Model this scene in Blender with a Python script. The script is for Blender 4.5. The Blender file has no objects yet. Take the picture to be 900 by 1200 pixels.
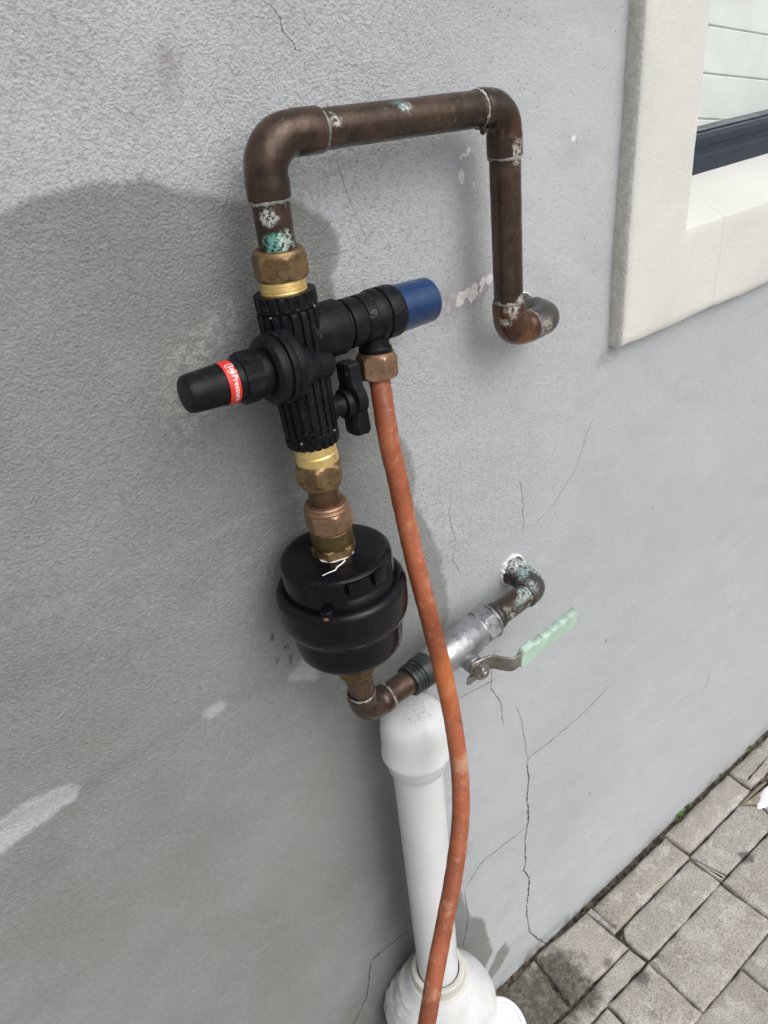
import bpy, bmesh, math, random
import numpy as np
from mathutils import Vector, Matrix, noise as mn

random.seed(7); rng = np.random.default_rng(7)
S = bpy.context.scene
COL = S.collection

# ------------------------------------------------------------------ camera
cd = bpy.data.cameras.new('camera'); cam = bpy.data.objects.new('camera', cd); COL.objects.link(cam)
cd.sensor_fit = 'VERTICAL'; cd.sensor_height = 24.0; cd.lens = 18.1
cd.clip_start = 0.01; cd.clip_end = 1000
_r = Vector((0.78577432, -0.61168262, -0.09166838)); _d = Vector((-0.38540359, -0.36830087, -0.8460606)); _f = Vector((0.48375902, 0.70014201, -0.52514605))
_m = Matrix((( _r.x, -_d.x, -_f.x, 0), (_r.y, -_d.y, -_f.y, 0), (_r.z, -_d.z, -_f.z, 0), (0, 0, 0, 1)))
cam.matrix_world = Matrix.Translation((0, -0.47, 1.302)) @ _m
S.camera = cam

# ------------------------------------------------------------------ world, sun, exposure
SUN_EL, SUN_AZ = 46.0, 172.0            # azimuth measured clockwise from +Y
w = bpy.data.worlds.new('World'); S.world = w; w.use_nodes = True
wn = w.node_tree; wn.nodes.clear()
sky = wn.nodes.new('ShaderNodeTexSky'); sky.sky_type = 'NISHITA'; sky.sun_disc = False
sky.sun_elevation = math.radians(SUN_EL); sky.sun_rotation = math.radians(SUN_AZ)
sky.air_density = 1.2; sky.dust_density = 5.0; sky.ozone_density = 1.0
hs = wn.nodes.new('ShaderNodeHueSaturation'); hs.inputs['Saturation'].default_value = 0.30   # an even grey cloud cover
bg = wn.nodes.new('ShaderNodeBackground'); bg.inputs['Strength'].default_value = 0.13
wo = wn.nodes.new('ShaderNodeOutputWorld')
wn.links.new(sky.outputs[0], hs.inputs['Color']); wn.links.new(hs.outputs[0], bg.inputs['Color']); wn.links.new(bg.outputs[0], wo.inputs['Surface'])
sd = bpy.data.lights.new('sun', 'SUN'); sun = bpy.data.objects.new('sun', sd); COL.objects.link(sun)
sd.energy = 1.1; sd.angle = math.radians(65); sd.color = (1.0, 0.97, 0.93)
_el, _az = math.radians(SUN_EL), math.radians(SUN_AZ)
_sv = Vector((math.sin(_az) * math.cos(_el), math.cos(_az) * math.cos(_el), math.sin(_el)))
sun.rotation_euler = _sv.to_track_quat('Z', 'Y').to_euler(); sun.location = _sv * 5
S.view_settings.view_transform = 'Standard'; S.view_settings.look = 'None'
S.view_settings.exposure = 0.15; S.view_settings.gamma = 1.0
S.render.engine = 'CYCLES'

# ------------------------------------------------------------------ node helpers
class NT:
    def __init__(s, name):
        s.m = bpy.data.materials.new(name); s.m.use_nodes = True
        s.t = s.m.node_tree; s.n = s.t.nodes; s.b = s.n['Principled BSDF']
        s.geo = s.n.new('ShaderNodeNewGeometry')
    def link(s, a, b): s.t.links.new(a, b)
    def val(s, sock, v):
        if isinstance(v, bpy.types.NodeSocket): s.link(v, sock)
        elif isinstance(v, (tuple, list)) and len(v) == 3 and sock.type == 'RGBA': sock.default_value = (*v, 1)
        else: sock.default_value = v
    @property
    def pos(s): return s.geo.outputs['Position']
    def noise(s, scale, detail=3, rough=.55, vec=None, dist=0.0, color=False):
        n = s.n.new('ShaderNodeTexNoise'); n.inputs['Scale'].default_value = scale; n.inputs['Detail'].default_value = detail
        n.inputs['Roughness'].default_value = rough; n.inputs['Distortion'].default_value = dist
        s.link(vec or s.pos, n.inputs['Vector']); return n.outputs['Color' if color else 'Fac']
    def vor(s, scale, feat='F1', vec=None, out='Distance'):
        n = s.n.new('ShaderNodeTexVoronoi'); n.feature = feat; n.inputs['Scale'].default_value = scale
        s.link(vec or s.pos, n.inputs['Vector']); return n.outputs[out]
    def ramp(s, fac, a, b, va=0.0, vb=1.0):
        n = s.n.new('ShaderNodeMapRange'); n.interpolation_type = 'SMOOTHSTEP'
        s.val(n.inputs['Value'], fac); n.inputs['From Min'].default_value = a; n.inputs['From Max'].default_value = b
        n.inputs['To Min'].default_value = va; n.inputs['To Max'].default_value = vb; return n.outputs[0]
    def math(s, op, a, b=0.0, c=0.0):
        n = s.n.new('ShaderNodeMath'); n.operation = op
        s.val(n.inputs[0], a); s.val(n.inputs[1], b); s.val(n.inputs[2], c); return n.outputs[0]
    def mix(s, fac, a, b, mode='MIX'):
        n = s.n.new('ShaderNodeMix'); n.data_type = 'RGBA'; n.blend_type = mode
        s.val(n.inputs[0], fac); s.val(n.inputs[6], a); s.val(n.inputs[7], b); return n.outputs[2]
    def attr(s, name):
        n = s.n.new('ShaderNodeAttribute'); n.attribute_name = name; return n.outputs['Fac']
    def near(s, p, r, soft=.004, amp=.012, scale=180, brk=0):      # mask: 1 within r of the world point p, ragged edge
        v = s.n.new('ShaderNodeVectorMath'); v.operation = 'DISTANCE'; s.link(s.pos, v.inputs[0]); v.inputs[1].default_value = p
        d = s.math('ADD', v.outputs['Value'], s.math('MULTIPLY', s.math('SUBTRACT', s.noise(scale, 4, .65), .5), amp))
        m = s.ramp(d, r - soft, r + soft, 1.0, 0.0)
        return s.math('MULTIPLY', m, s.ramp(s.noise(scale * brk, 4, .7), .42, .52)) if brk else m
    def bump(s, h, dist=.001, strength=1.0, prev=None):
        n = s.n.new('ShaderNodeBump'); n.inputs['Distance'].default_value = dist; s.val(n.inputs['Strength'], strength)
        s.link(h, n.inputs['Height'])
        if prev is not None: s.link(prev, n.inputs['Normal'])
        return n.outputs[0]
    def out(s, color=None, rough=None, metal=None, normal=None, spec=None, coat=None):
        i = s.b.inputs
        for k, v in (('Base Color', color), ('Roughness', rough), ('Metallic', metal), ('Normal', normal), ('Specular IOR Level', spec), ('Coat Weight', coat)):
            if v is not None: s.val(i[k], v)
        return s.m

# ------------------------------------------------------------------ materials
def m_wall():
    t = NT('wall_plaster')
    big = t.noise(2.2, 2, .6); mid = t.noise(14, 3, .6); fine = t.noise(230, 2, .6); grit = t.noise(620, 2, .5)
    rough_a = t.attr('coarse')
    dry = t.mix(t.ramp(big, .3, .7), (.372, .392, .414), (.440, .460, .484))
    dry = t.mix(t.ramp(mid, .35, .75, 0, .35), dry, (.32, .335, .355))
    cool = t.attr('cool'); dry = t.mix(t.math('MULTIPLY', cool, .55), dry, (.418, .437, .464))
    # damp stain: signed distance attribute (mm) warped by noise
    sd_ = t.attr('damp_sd')
    wob = t.math('MULTIPLY', t.math('SUBTRACT', t.noise(45, 5, .65), .5), 13)
    dampm = t.ramp(t.math('ADD', sd_, wob), -3.5, 3.5, 1, 0)
    dm = t.math('MULTIPLY', dampm, t.ramp(t.noise(5, 4, .6), .25, .75, .66, .90))
    dampcol = t.mix(t.ramp(t.noise(3.2, 3, .5), .3, .7), (.132, .141, .132), (.178, .185, .176))
    sp_ = t.noise(260, 3, .7)
    dampcol = t.mix(t.ramp(sp_, .35, .7, 0, .45), dampcol, (.24, .245, .24))
    col = t.mix(dm, dry, dampcol)
    wet_shade = t.math('MULTIPLY', t.math('MULTIPLY', t.attr('soak_shade'), dampm), t.ramp(t.noise(9, 3, .6), .25, .7, .5, .9))
    col = t.mix(wet_shade, col, (.075, .082, .082))  # deeper damp, with the soft shade beside the drain pipe painted in
    col = t.mix(t.math('MULTIPLY', t.attr('tone'), .35), col, (.26, .272, .268))
    # pale bloom where salts came out
    bl = t.math('MULTIPLY', t.attr('bloom'), t.ramp(t.noise(120, 3, .75), .40, .62))
    col = t.mix(t.math('MULTIPLY', bl, .50), col, (.42, .43, .42))
    # flaked paint spots
    pt = t.attr('paint'); ptm = t.ramp(t.math('ADD', pt, t.math('MULTIPLY', t.math('SUBTRACT', t.noise(260, 3, .6), .5), 3.2)), 0.0, .6, 1, 0)
    halo = t.math('MULTIPLY', t.attr('halo'), t.ramp(t.noise(160, 4, .7), .38, .6))
    col = t.mix(t.math('MULTIPLY', halo, .5), col, (.24, .17, .18))
    col = t.mix(ptm, col, (.72, .68, .69))
    # brown smudge
    sm = t.math('MULTIPLY', t.attr('smudge'), t.ramp(t.noise(60, 4, .6), .3, .6)); col = t.mix(t.math('MULTIPLY', sm, .45), col, (.20, .16, .14))
    col = t.mix(t.attr('spots'), col, (.045, .035, .03))
    # pin holes
    ph = t.ramp(t.vor(170), .08, .14, 1, 0)
    ph = t.math('MULTIPLY', ph, t.ramp(t.noise(40, 2, .5), .45, .58))
    ph = t.math('MULTIPLY', ph, t.attr('pits'))
    col = t.mix(t.math('MULTIPLY', ph, .5), col, (.12, .115, .11))
    # dark grit low down by the wall foot and scuffs
    sc = t.math('MULTIPLY', t.attr('grime'), t.ramp(t.noise(22, 4, .7), .42, .62)); col = t.mix(t.math('MULTIPLY', sc, .55), col, (.11, .105, .095))
    # cracks
    ck = None; hair = None
    for k in range(3):
        sdk = t.attr('crack%d' % k); wk = t.attr('crackw%d' % k)
        jit = t.math('MULTIPLY', t.math('SUBTRACT', t.noise(75, 4, .75), .5), 11.0)
        a = t.math('ABSOLUTE', t.math('ADD', sdk, jit))
        wj = t.math('MULTIPLY', wk, t.ramp(t.noise(95, 3, .6), .28, .62, .15, 1.25))
        c = t.math('SUBTRACT', wj, a); c = t.ramp(c, -.25, .3)
        c = t.math('MULTIPLY', c, t.ramp(wk, .02, .10))
        c = t.math('MULTIPLY', c, t.ramp(wk, .05, .8, .22, 1.0)); ck = c if ck is None else t.math('MAXIMUM', ck, c)
    col = t.mix(t.math('MULTIPLY', ck, .88), col, (.05, .047, .045))
    # relief
    worm = t.math('ABSOLUTE', t.math('SUBTRACT', t.noise(330, 3, .6, dist=.25), .5))
    wormh = t.math('ADD', t.math('MULTIPLY', t.ramp(worm, 0, .14), .45), t.math('MULTIPLY', t.ramp(t.noise(480, 2, .5), .3, .7), .75))
    h = t.math('ADD', t.math('MULTIPLY', wormh, rough_a), t.math('MULTIPLY', fine, t.math('ADD', rough_a, .15)))
    h = t.math('ADD', h, t.math('MULTIPLY', grit, .25))
    h = t.math('SUBTRACT', h, t.math('MULTIPLY', ph, 1.2))
    n1 = t.bump(h, .0013, .55)
    n2 = t.bump(t.math('SUBTRACT', 0.0, ck), .004, 1.0, n1)
    n3 = t.bump(mid, .004, .35, n2)
    col = t.mix(t.math('MULTIPLY', t.math('MULTIPLY', t.ramp(fine, .52, .34), rough_a), .30), col, (.16, .165, .165))
    rg = t.mix(dm, (.9, .9, .9), (.62, .62, .62))
    return t.out(col, rg, 0, n3, .3)

def m_copper(name, base=(.048, .034, .027), alt=(.098, .066, .048), patches=(), metal=.62, rough=.27):
    t = NT(name)
    a = t.noise(28, 5, .65, dist=.5); b = t.noise(140, 4, .7)
    col = t.mix(t.ramp(a, .35, .68), base, alt)
    col = t.mix(t.ramp(b, .55, .75, 0, .5), col, (.045, .035, .030))
    col = t.mix(t.ramp(t.noise(75, 5, .7), .66, .72, 0, .55), col, (.22, .20, .18))
    stm = t.n.new('ShaderNodeMapping'); stm.inputs['Scale'].default_value = (1, 1, .22); t.link(t.pos, stm.inputs[0])
    col = t.mix(t.ramp(t.noise(330, 4, .7, vec=stm.outputs[0]), .60, .70, 0, .40), col, (.20, .16, .135))
    col = t.mix(t.ramp(t.noise(120, 4, .7, vec=stm.outputs[0]), .56, .66, 0, .5), col, (.030, .024, .022))
    pm = None
    for p, r, c in patches:
        m = t.math('MULTIPLY', t.near(p, r * .95, .0022, .016, 170, 2.3 if min(c) > .12 else 0), .8 if min(c) > .12 else .6); col = t.mix(m, col, c)
        if min(c) > .25 : pm = m if pm is None else t.math('MAXIMUM', pm, m)
    rg = t.ramp(t.noise(60, 4, .6), .3, .7, rough - .08, rough + .16)
    h = t.math('ADD', t.noise(160, 4, .65), t.math('MULTIPLY', pm, 1.5) if pm is not None else 0.0)
    mt = metal if pm is None else t.ramp(pm, 0, 1, metal, 0)
    return t.out(col, rg, mt, t.bump(h, .0006, .5))

def m_brass(name, c1, c2, dark, rough=.35, metal=.9, amt=.6):
    t = NT(name)
    col = t.mix(t.ramp(t.noise(60, 5, .65), .35, .7), c1, c2)
    col = t.mix(t.ramp(t.noise(190, 4, .7), .5, .72, 0, amt), col, dark)
    return t.out(col, t.ramp(t.noise(90, 3, .6), .3, .7, rough - .05, rough + .18), metal, t.bump(t.noise(240, 4, .6), .0004, .5))

def m_plain(name, col, rough=.5, metal=0.0, bump=.0002, scale=400, var=.12, spec=.5, coat=0.0, dust=0.0, dustcol=(.3, .3, .29)):
    t = NT(name)
    c2 = tuple(min(1, x * (1 + var) + var * .01) for x in col); c1 = tuple(x * (1 - var) for x in col)
    c = t.mix(t.ramp(t.noise(35, 4, .6), .3, .7), c1, c2)
    if dust: c = t.mix(t.math('MULTIPLY', t.ramp(t.noise(110, 5, .7), .52, .72), dust), c, dustcol)
    return t.out(c, t.ramp(t.noise(50, 4, .6), .3, .7, max(.03, rough - .07), rough + .08), metal, t.bump(t.noise(scale, 3, .6), bump, .6), spec, coat)

def m_valve():
    t = NT('black_moulded_plastic')
    c = t.mix(t.ramp(t.noise(70, 4, .6), .35, .7), (.0045, .0048, .0065), (.0095, .010, .0135))
    c = t.mix(t.ramp(t.noise(320, 3, .75), .62, .74, 0, .6), c, (.10, .10, .095))
    return t.out(c, t.ramp(t.noise(45, 4, .6), .3, .7, .34, .5), 0, t.bump(t.noise(900, 2, .5), .00015, .6), .17)

def m_filter():
    t = NT('glossy_black_plastic')
    c = t.mix(t.ramp(t.noise(18, 4, .6), .35, .7), (.0045, .0045, .007), (.010, .011, .012))
    c = t.mix(t.ramp(t.noise(240, 4, .8), .64, .76, 0, .55), c, (.12, .12, .11))
    return t.out(c, t.ramp(t.noise(20, 5, .65), .35, .7, .08, .24), 0, t.bump(t.noise(60, 3, .5), .0006, .35), .20)

def m_hose():
    t = NT('orange_hose')
    c = t.mix(t.ramp(t.noise(16, 5, .65, dist=.6), .33, .66), (.27, .072, .032), (.40, .120, .056))
    c = t.mix(t.ramp(t.noise(9, 4, .6), .44, .60, 0, .75), c, (.175, .045, .018))
    c = t.mix(t.ramp(t.noise(48, 6, .78, dist=1.0), .52, .64, 0, .5), c, (.50, .27, .18))
    c = t.mix(t.ramp(t.noise(240, 4, .7), .6, .74, 0, .35), c, (.60, .42, .33))
    c = t.mix(t.math('MULTIPLY', t.near((.289, -.135, .768), .010, .007, .03, 110), .6), c, (.58, .35, .24))
    c = t.mix(t.math('MULTIPLY', t.near((.2945, -.110, .845), .026, .016, .04, 70), .55), c, (.52, .15, .035))
    return t.out(c, t.ramp(t.noise(30, 4, .6), .3, .7, .34, .55), .0, t.bump(t.noise(130, 5, .65), .0006, .5), .45)

def m_pvc(dirt=True):
    t = NT('white_pvc')
    c = t.mix(t.ramp(t.noise(12, 4, .6), .3, .7), (.68, .70, .72), (.63, .65, .665))
    c = t.mix(t.ramp(t.noise(38, 6, .75), .60, .75, 0, .18), c, (.45, .42, .36))
    sz_ = t.n.new('ShaderNodeSeparateXYZ'); t.link(t.pos, sz_.inputs[0]); low = t.ramp(sz_.outputs['Z'], .42, .18)
    c = t.mix(t.math('MULTIPLY', t.math('MULTIPLY', low, t.ramp(t.noise(34, 5, .75), .45, .70)), .55), c, (.40, .37, .31))
    c = t.mix(t.math('MULTIPLY', t.ramp(t.noise(300, 3, .8), .66, .74), .6), c, (.30, .27, .22))
    c = t.mix(t.math('MULTIPLY', t.ramp(t.noise(7, 4, .65, dist=1.2), .52, .70), .16), c, (.50, .50, .47))
    if dirt:
        m = t.math('MULTIPLY', t.near((.298, -.056, .770), .015, .010, .03, 90), t.ramp(t.noise(420, 4, .75), .50, .62))
        c = t.mix(t.math('MULTIPLY', m, .6), c, (.26, .22, .18))
    return t.out(c, .28, 0, t.bump(t.noise(30, 3, .5), .0005, .3), .5)

def m_cap():
    t = NT('aged_white_pvc')
    c = t.mix(t.ramp(t.noise(20, 4, .6), .3, .7), (.60, .60, .565), (.50, .49, .45))
    c = t.mix(t.ramp(t.noise(48, 6, .75), .56, .72, 0, .30), c, (.34, .31, .26))
    return t.out(c, .42, 0, t.bump(t.noise(90, 4, .6), .0008, .4), .45)

def m_paver(name, base=(.40, .375, .33), alt=(.50, .475, .43), wet=True, light=(.60, .58, .54)):
    t = NT(name)
    inf = t.n.new('ShaderNodeObjectInfo'); rnd = inf.outputs['Random']
    c = t.mix(t.ramp(t.noise(7, 6, .7), .36, .64), base, alt)
    c = t.mix(t.ramp(t.noise(16, 6, .75), .56, .68, 0, .6), c, (.20, .185, .16))
    c = t.mix(t.math('MULTIPLY', rnd, .35), c, (.31, .29, .25))
    c = t.mix(t.ramp(t.noise(26, 6, .75), .50, .62, 0, .75), c, light)
    c = t.mix(t.ramp(t.noise(420, 3, .8), .47, .62, 0, .65), c, (.12, .112, .10))
    c = t.mix(t.ramp(t.vor(210), .07, .16, .8, 0), c, (.10, .095, .085))
    c = t.mix(t.ramp(t.noise(95, 5, .75), .60, .70, 0, .5), c, (.20, .19, .17))
    if wet:
        d = t.n.new('ShaderNodeVectorMath'); d.operation = 'DISTANCE'
        mp = t.n.new('ShaderNodeMapping'); mp.inputs['Scale'].default_value = (.55, 1, 1); mp.inputs['Location'].default_value = (0, 0, 0)
        t.link(t.pos, mp.inputs[0]); t.link(mp.outputs[0], d.inputs[0]); d.inputs[1].default_value = (.462 * .55, -.062, 0)
        dd = t.math('ADD', d.outputs['Value'], t.math('MULTIPLY', t.math('SUBTRACT', t.noise(22, 6, .7), .5), .10))
        wm = t.ramp(dd, .050, .078, 1, 0)
        c = t.mix(t.math('MULTIPLY', wm, .85), c, t.mix(t.ramp(t.noise(120, 5, .7), .42, .62), (.035, .032, .028), (.13, .12, .10)))
        m2 = t.near((.607, -.088, 0), .009, .006, .015, 60); c = t.mix(t.math('MULTIPLY', m2, .7), c, (.06, .055, .05))
        m3 = t.near((.628, -.136, 0), .013, .006, .018, 60); c = t.mix(t.math('MULTIPLY', m3, .7), c, (.07, .065, .06))
        m4 = t.near((.935, -.128, 0), .012, .004, .022, 90); c = t.mix(t.math('MULTIPLY', m4, .75), c, (.06, .06, .055))
    h = t.math('ADD', t.noise(300, 5, .75), t.math('MULTIPLY', t.noise(40, 4, .6), 2.2))
    h = t.math('SUBTRACT', h, t.ramp(t.vor(210), .05, .2, .8, 0))
    return t.out(c, .88, 0, t.bump(h, .0022, .8), .25)

def m_soil():
    t = NT('soil_in_joints')
    c = t.mix(t.ramp(t.noise(90, 5, .7), .35, .68), (.035, .030, .024), (.17, .15, .12))
    return t.out(c, .95, 0, t.bump(t.noise(150, 5, .7), .004, 1.0), .1)

def m_ground():
    t = NT('far_paving')
    b = t.n.new('ShaderNodeTexBrick'); b.inputs['Scale'].default_value = 1; b.inputs['Brick Width'].default_value = .205; b.inputs['Row Height'].default_value = .10
    b.inputs['Mortar Size'].default_value = .004; b.inputs['Color1'].default_value = (.30, .29, .27, 1); b.inputs['Color2'].default_value = (.35, .34, .32, 1); b.inputs['Mortar'].default_value = (.08, .07, .06, 1)
    t.link(t.pos, b.inputs['Vector'])
    c = t.mix(t.ramp(t.noise(6, 5, .7), .4, .7, 0, .4), b.outputs['Color'], (.2, .19, .17))
    return t.out(c, .9, 0, t.bump(t.noise(200, 4, .7), .002, .6), .2)

def m_render(name='window_surround_paint'):
    t = NT(name)
    c = t.mix(t.ramp(t.noise(6, 4, .6), .3, .7), (.62, .625, .60), (.56, .565, .545))
    fine = t.noise(300, 4, .65)
    c = t.mix(t.ramp(t.noise(75, 5, .75), .58, .72, 0, .3), c, (.50, .50, .47))
    c = t.mix(t.ramp(t.vor(120), .03, .07, .45, 0), c, (.20, .19, .17))
    # the outer return was left unpainted: sandy render
    sep = t.n.new('ShaderNodeSeparateXYZ'); t.link(t.geo.outputs['Normal'], sep.inputs[0])
    side = t.ramp(sep.outputs['X'], -.92, -.6, 1, 0)
    c = t.mix(t.math('MULTIPLY', side, .75), c, t.mix(t.ramp(t.noise(160, 5, .7), .35, .65), (.44, .425, .39), (.60, .58, .54)))
    # hairline crack through the bottom band
    sx = t.n.new('ShaderNodeSeparateXYZ'); t.link(t.pos, sx.inputs[0])
    jx = t.math('ADD', sx.outputs['X'], t.math('MULTIPLY', t.math('SUBTRACT', t.noise(40, 5, .7), .5), .012))
    cr = t.ramp(t.math('ABSOLUTE', t.math('SUBTRACT', jx, .777)), .0003, .0009, 1, 0)
    cr = t.math('MULTIPLY', cr, t.ramp(sx.outputs['Z'], 1.118, 1.122, 1, 0))
    c = t.mix(t.math('MULTIPLY', cr, .45), c, (.35, .34, .32))
    h = t.math('ADD', fine, t.math('MULTIPLY', t.noise(45, 4, .6), .8))
    return t.out(c, .75, 0, t.bump(h, .0014, t.ramp(side, 0, 1, .55, 1.0)), .3)

def m_glass():
    t = NT('window_glass'); n = t.n; n.remove(t.b)
    o = n['Material Output']; tr = n.new('ShaderNodeBsdfTransparent'); gl = n.new('ShaderNodeBsdfGlossy'); gl.inputs['Roughness'].default_value = .02
    gl.inputs['Color'].default_value = (.9, .95, .95, 1); tr.inputs['Color'].default_value = (.975, .985, .98, 1)
    lw = n.new('ShaderNodeLayerWeight'); lw.inputs['Blend'].default_value = .5; fr = t.math('MULTIPLY_ADD', t.math('POWER', lw.outputs['Facing'], 4.0), .75, .05); mx = n.new('ShaderNodeMixShader')
    t.link(fr, mx.inputs[0]); t.link(tr.outputs[0], mx.inputs[1]); t.link(gl.outputs[0], mx.inputs[2]); t.link(mx.outputs[0], o.inputs['Surface'])
    return t.m

M = {}
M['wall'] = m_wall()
VG = (.25, .56, .50); PALE = (.52, .50, .48)
M['copper'] = m_copper('aged_copper', patches=[
    ((.2345, -.047, 1.2005), .0075, (.22, .60, .54)), ((.242, -.050, 1.2005), .006, (.45, .55, .50)), ((.2325, -.046, 1.216), .0055, (.55, .58, .56)),
    ((.246, -.050, 1.2265), .0045, PALE), ((.2405, -.050, 1.2295), .004, PALE), ((.3405, -.045, 1.267), .0060, (.25, .42, .42)), ((.3455, -.047, 1.262), .0035, (.45, .5, .5)),
    ((.289, -.048, 1.262), .0045, PALE), ((.418, -.048, 1.255), .006, (.36, .33, .31)), ((.445, -.050, 1.112), .0055, PALE), ((.440, -.050, 1.104), .0045, PALE), ((.441, -.05, 1.216), .005, PALE)])
M['elbow'] = m_copper('aged_copper_elbow', base=(.046, .033, .027), alt=(.094, .060, .043), patches=[
    ((.4415, -.05, 1.224), .006, PALE), ((.446, -.050, 1.236), .013, (.11, .05, .03))])
M['elbow_orange'] = m_copper('bare_copper_elbow', base=(.085, .048, .033), alt=(.15, .070, .038), patches=[
    ((.436, -.048, 1.106), .006, PALE), ((.433, -.042, 1.098), .004, PALE), ((.4525, -.046, 1.078),   .011, (.24, .11, .05))])
M['elbow_grey'] = m_copper('grey_copper_elbow', base=(.070, .066, .062), alt=(.15, .135, .12), patches=[
    ((.475, -.049, 1.083), .0075, (.34, .33, .29)), ((.486, -.049, 1.072), .0045, (.36, .34, .22))], metal=.45)
M['copper_low'] = m_copper('lower_copper_pipe', base=(.060, .042, .034), alt=(.12, .078, .056), patches=[
    ((.4535, -.046, .818), .0095, (.30, .42, .42)), ((.463, -.047, .812), .0085, (.38, .47, .46)), ((.446, -.048, .814), .006, (.42, .48, .50)), ((.452, -.050, .800), .004, (.34, .52, .50)), ((.471, -.05, .808), .006, (.40, .46, .44)), ((.440, -.052, .810), .008, (.20, .24, .24)), ((.421, -.053, .812), .007, (.26, .27, .25)), ((.4285, -.054, .806), .004, (.45, .46, .43)), ((.458, -.050, .797), .008, (.16, .20, .20))])
M['elbow_low'] = m_copper('verdigris_elbow', base=(.035, .030, .030), alt=(.085, .080, .080), patches=[
    ((.4795, -.018, .812), .012, (.40, .50, .50)), ((.472, -.026, .816), .006, (.36, .54, .52)), ((.4905, -.045, .810), .0065, (.60, .64, .63)), ((.4905, -.047, .797), .0055, (.30, .40, .40)), ((.4795, -.004, .818), .012, (.62, .66, .66)), ((.4795, -.012, .806), .011, (.42, .47, .47)), ((.487, -.030, .818), .007, (.50, .54, .55)), ((.466, -.040, .812), .008, (.40, .46, .46)), ((.484, -.046, .800), .006, (.28, .34, .34)), ((.493, -.036, .812), .005, (.60, .62, .62))], metal=.4)
M['solder'] = m_plain('solder_and_flux', (.26, .255, .24), .6, .25, .0008, 300, .35)
M['brass_new'] = m_brass('bright_brass', (.90, .70, .32), (.78, .55, .20), (.30, .17, .06), .30, .75, .30)
M['brass_old'] = m_brass('tarnished_brass', (.29, .205, .105), (.185, .122, .062), (.075, .050, .030), .38, .8, .8)
M['brass_pink'] = m_brass('dull_bronze', (.36, .225, .145), (.25, .155, .10), (.11, .068, .045), .40, .75, .7)
M['brass_green'] = m_brass('olive_brass', (.155, .115, .050), (.095, .068, .030), (.05, .036, .02), .36, .8, .7)
M['valve'] = m_valve(); M['filter'] = m_filter(); M['hose'] = m_hose(); M['pvc'] = m_pvc(); M['cap'] = m_cap()
M['blue'] = m_plain('blue_plastic', (.003, .030, .105), .30, 0, .00012, 700, .25, .5, .1, .12)
M['red'] = m_plain('red_sticker', (.72, .035, .028), .40, 0, .0001, 500, .1)
M['print'] = m_plain('white_print', (.80, .74, .74), .5)
M['engrave'] = m_plain('dark_engraving', (.12, .12, .13), .6)
M['emboss'] = m_plain('embossed_plastic', (.013, .0135, .018), .28)
M['nickel'] = m_plain('nickel_plated_brass', (.34, .345, .365), .36, .7, .0012, 110, .22, .5, 0, .85, (.11, .11, .105))
M['nickel_d'] = m_plain('dull_nickel', (.30, .29, .28), .38, .8, .0008, 160, .25, .5, 0, .6, (.10, .095, .09))
M['steel'] = m_plain('worn_steel', (.30, .285, .255), .38, .85, .0004, 200, .25, .5, 0, .4, (.10, .09, .08))
M['mint'] = m_plain('pale_green_plastic', (.40, .55, .465), .55, 0, .0006, 150, .10, .4, 0, .5, (.62, .72, .64))
M['dark_nip'] = m_plain('dark_threaded_nipple', (.030, .038, .038), .42, .35, .0008, 150, .4, .5, 0, .5, (.13, .17, .165))
M['tape'] = m_plain('white_sealing_tape', (.82, .83, .84), .55)
M['rust'] = m_plain('rusty_screw', (.20, .09, .035), .75, .2, .0006, 400, .4)
M['black'] = m_plain('dark_gap', (.02, .02, .02), .8)
M['paver'] = m_paver('concrete_paver'); M['cement'] = m_paver('smooth_cement', (.43, .415, .385), (.50, .485, .455), True, (.59, .575, .545))
M['tan'] = m_paver('tan_mortar', (.33, .27, .20), (.40, .33, .25), True, (.45, .40, .33))
M['soil'] = m_soil(); M['ground'] = m_ground(); M['render'] = m_render()
M['frame'] = m_plain('slate_blue_aluminium', (.024, .033, .053), .32, .2, .0001, 300, .06, .5, 0, .04)
M['boards'] = m_plain('white_boards', (.82, .84, .835), .5, 0, .0002, 80, .04)
M['glass'] = m_glass()
M['paintw'] = m_plain('white_paint', (.82, .83, .86), .5)
M['leaf'] = m_plain('weed_leaf', (.20, .32, .075), .55, 0, .0004, 300, .45)
M['patch'] = m_plain('white_plaster_rim', (.66, .67, .66), .75, 0, .002, 120, .12)

# ------------------------------------------------------------------ object helpers
def V(p): return Vector(p)
def thing(name, label, cat, loc, group=None):
    o = bpy.data.objects.new(name, None); COL.objects.link(o); o.location = loc; o.empty_display_size = .02
    o['label'] = label; o['category'] = cat
    if group: o['group'] = group
    return o
def mesh_obj(name, verts, faces, mat, parent=None, smooth=35, origin=None):
    org = V(parent.location) if parent is not None and parent.parent is None and parent.type == 'EMPTY' else (V(origin) if origin is not None else Vector((0, 0, 0)))
    if parent is not None and parent.type == 'MESH': org = V(parent['_org'])
    a = np.asarray(verts, float) - np.array(org)
    me = bpy.data.meshes.new(name); me.from_pydata(a.tolist(), [], faces); me.validate()
    me.materials.append(mat)
    if smooth:
        me.shade_smooth() if hasattr(me, 'shade_smooth') else me.polygons.foreach_set('use_smooth', [True] * len(me.polygons))
        me.set_sharp_from_angle(angle=math.radians(smooth))
    o = bpy.data.objects.new(name, me); COL.objects.link(o)
    if parent is not None:
        o.parent = parent
        if parent.type == 'MESH': o.location = (0, 0, 0)
    else: o.location = org
    o['_org'] = tuple(org)
    return o
def frame(p0, p1, ref=None):
    a = (V(p1) - V(p0)); L = a.length; a.normalize()
    ref = V(ref) if ref is not None else V((0, -.47, 1.302)) - V(p0)       # theta = 0 looks towards the open side
    e1 = (ref - a * ref.dot(a)).normalized(); e2 = a.cross(e1)
    return V(p0), a, e1, e2, L
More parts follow.
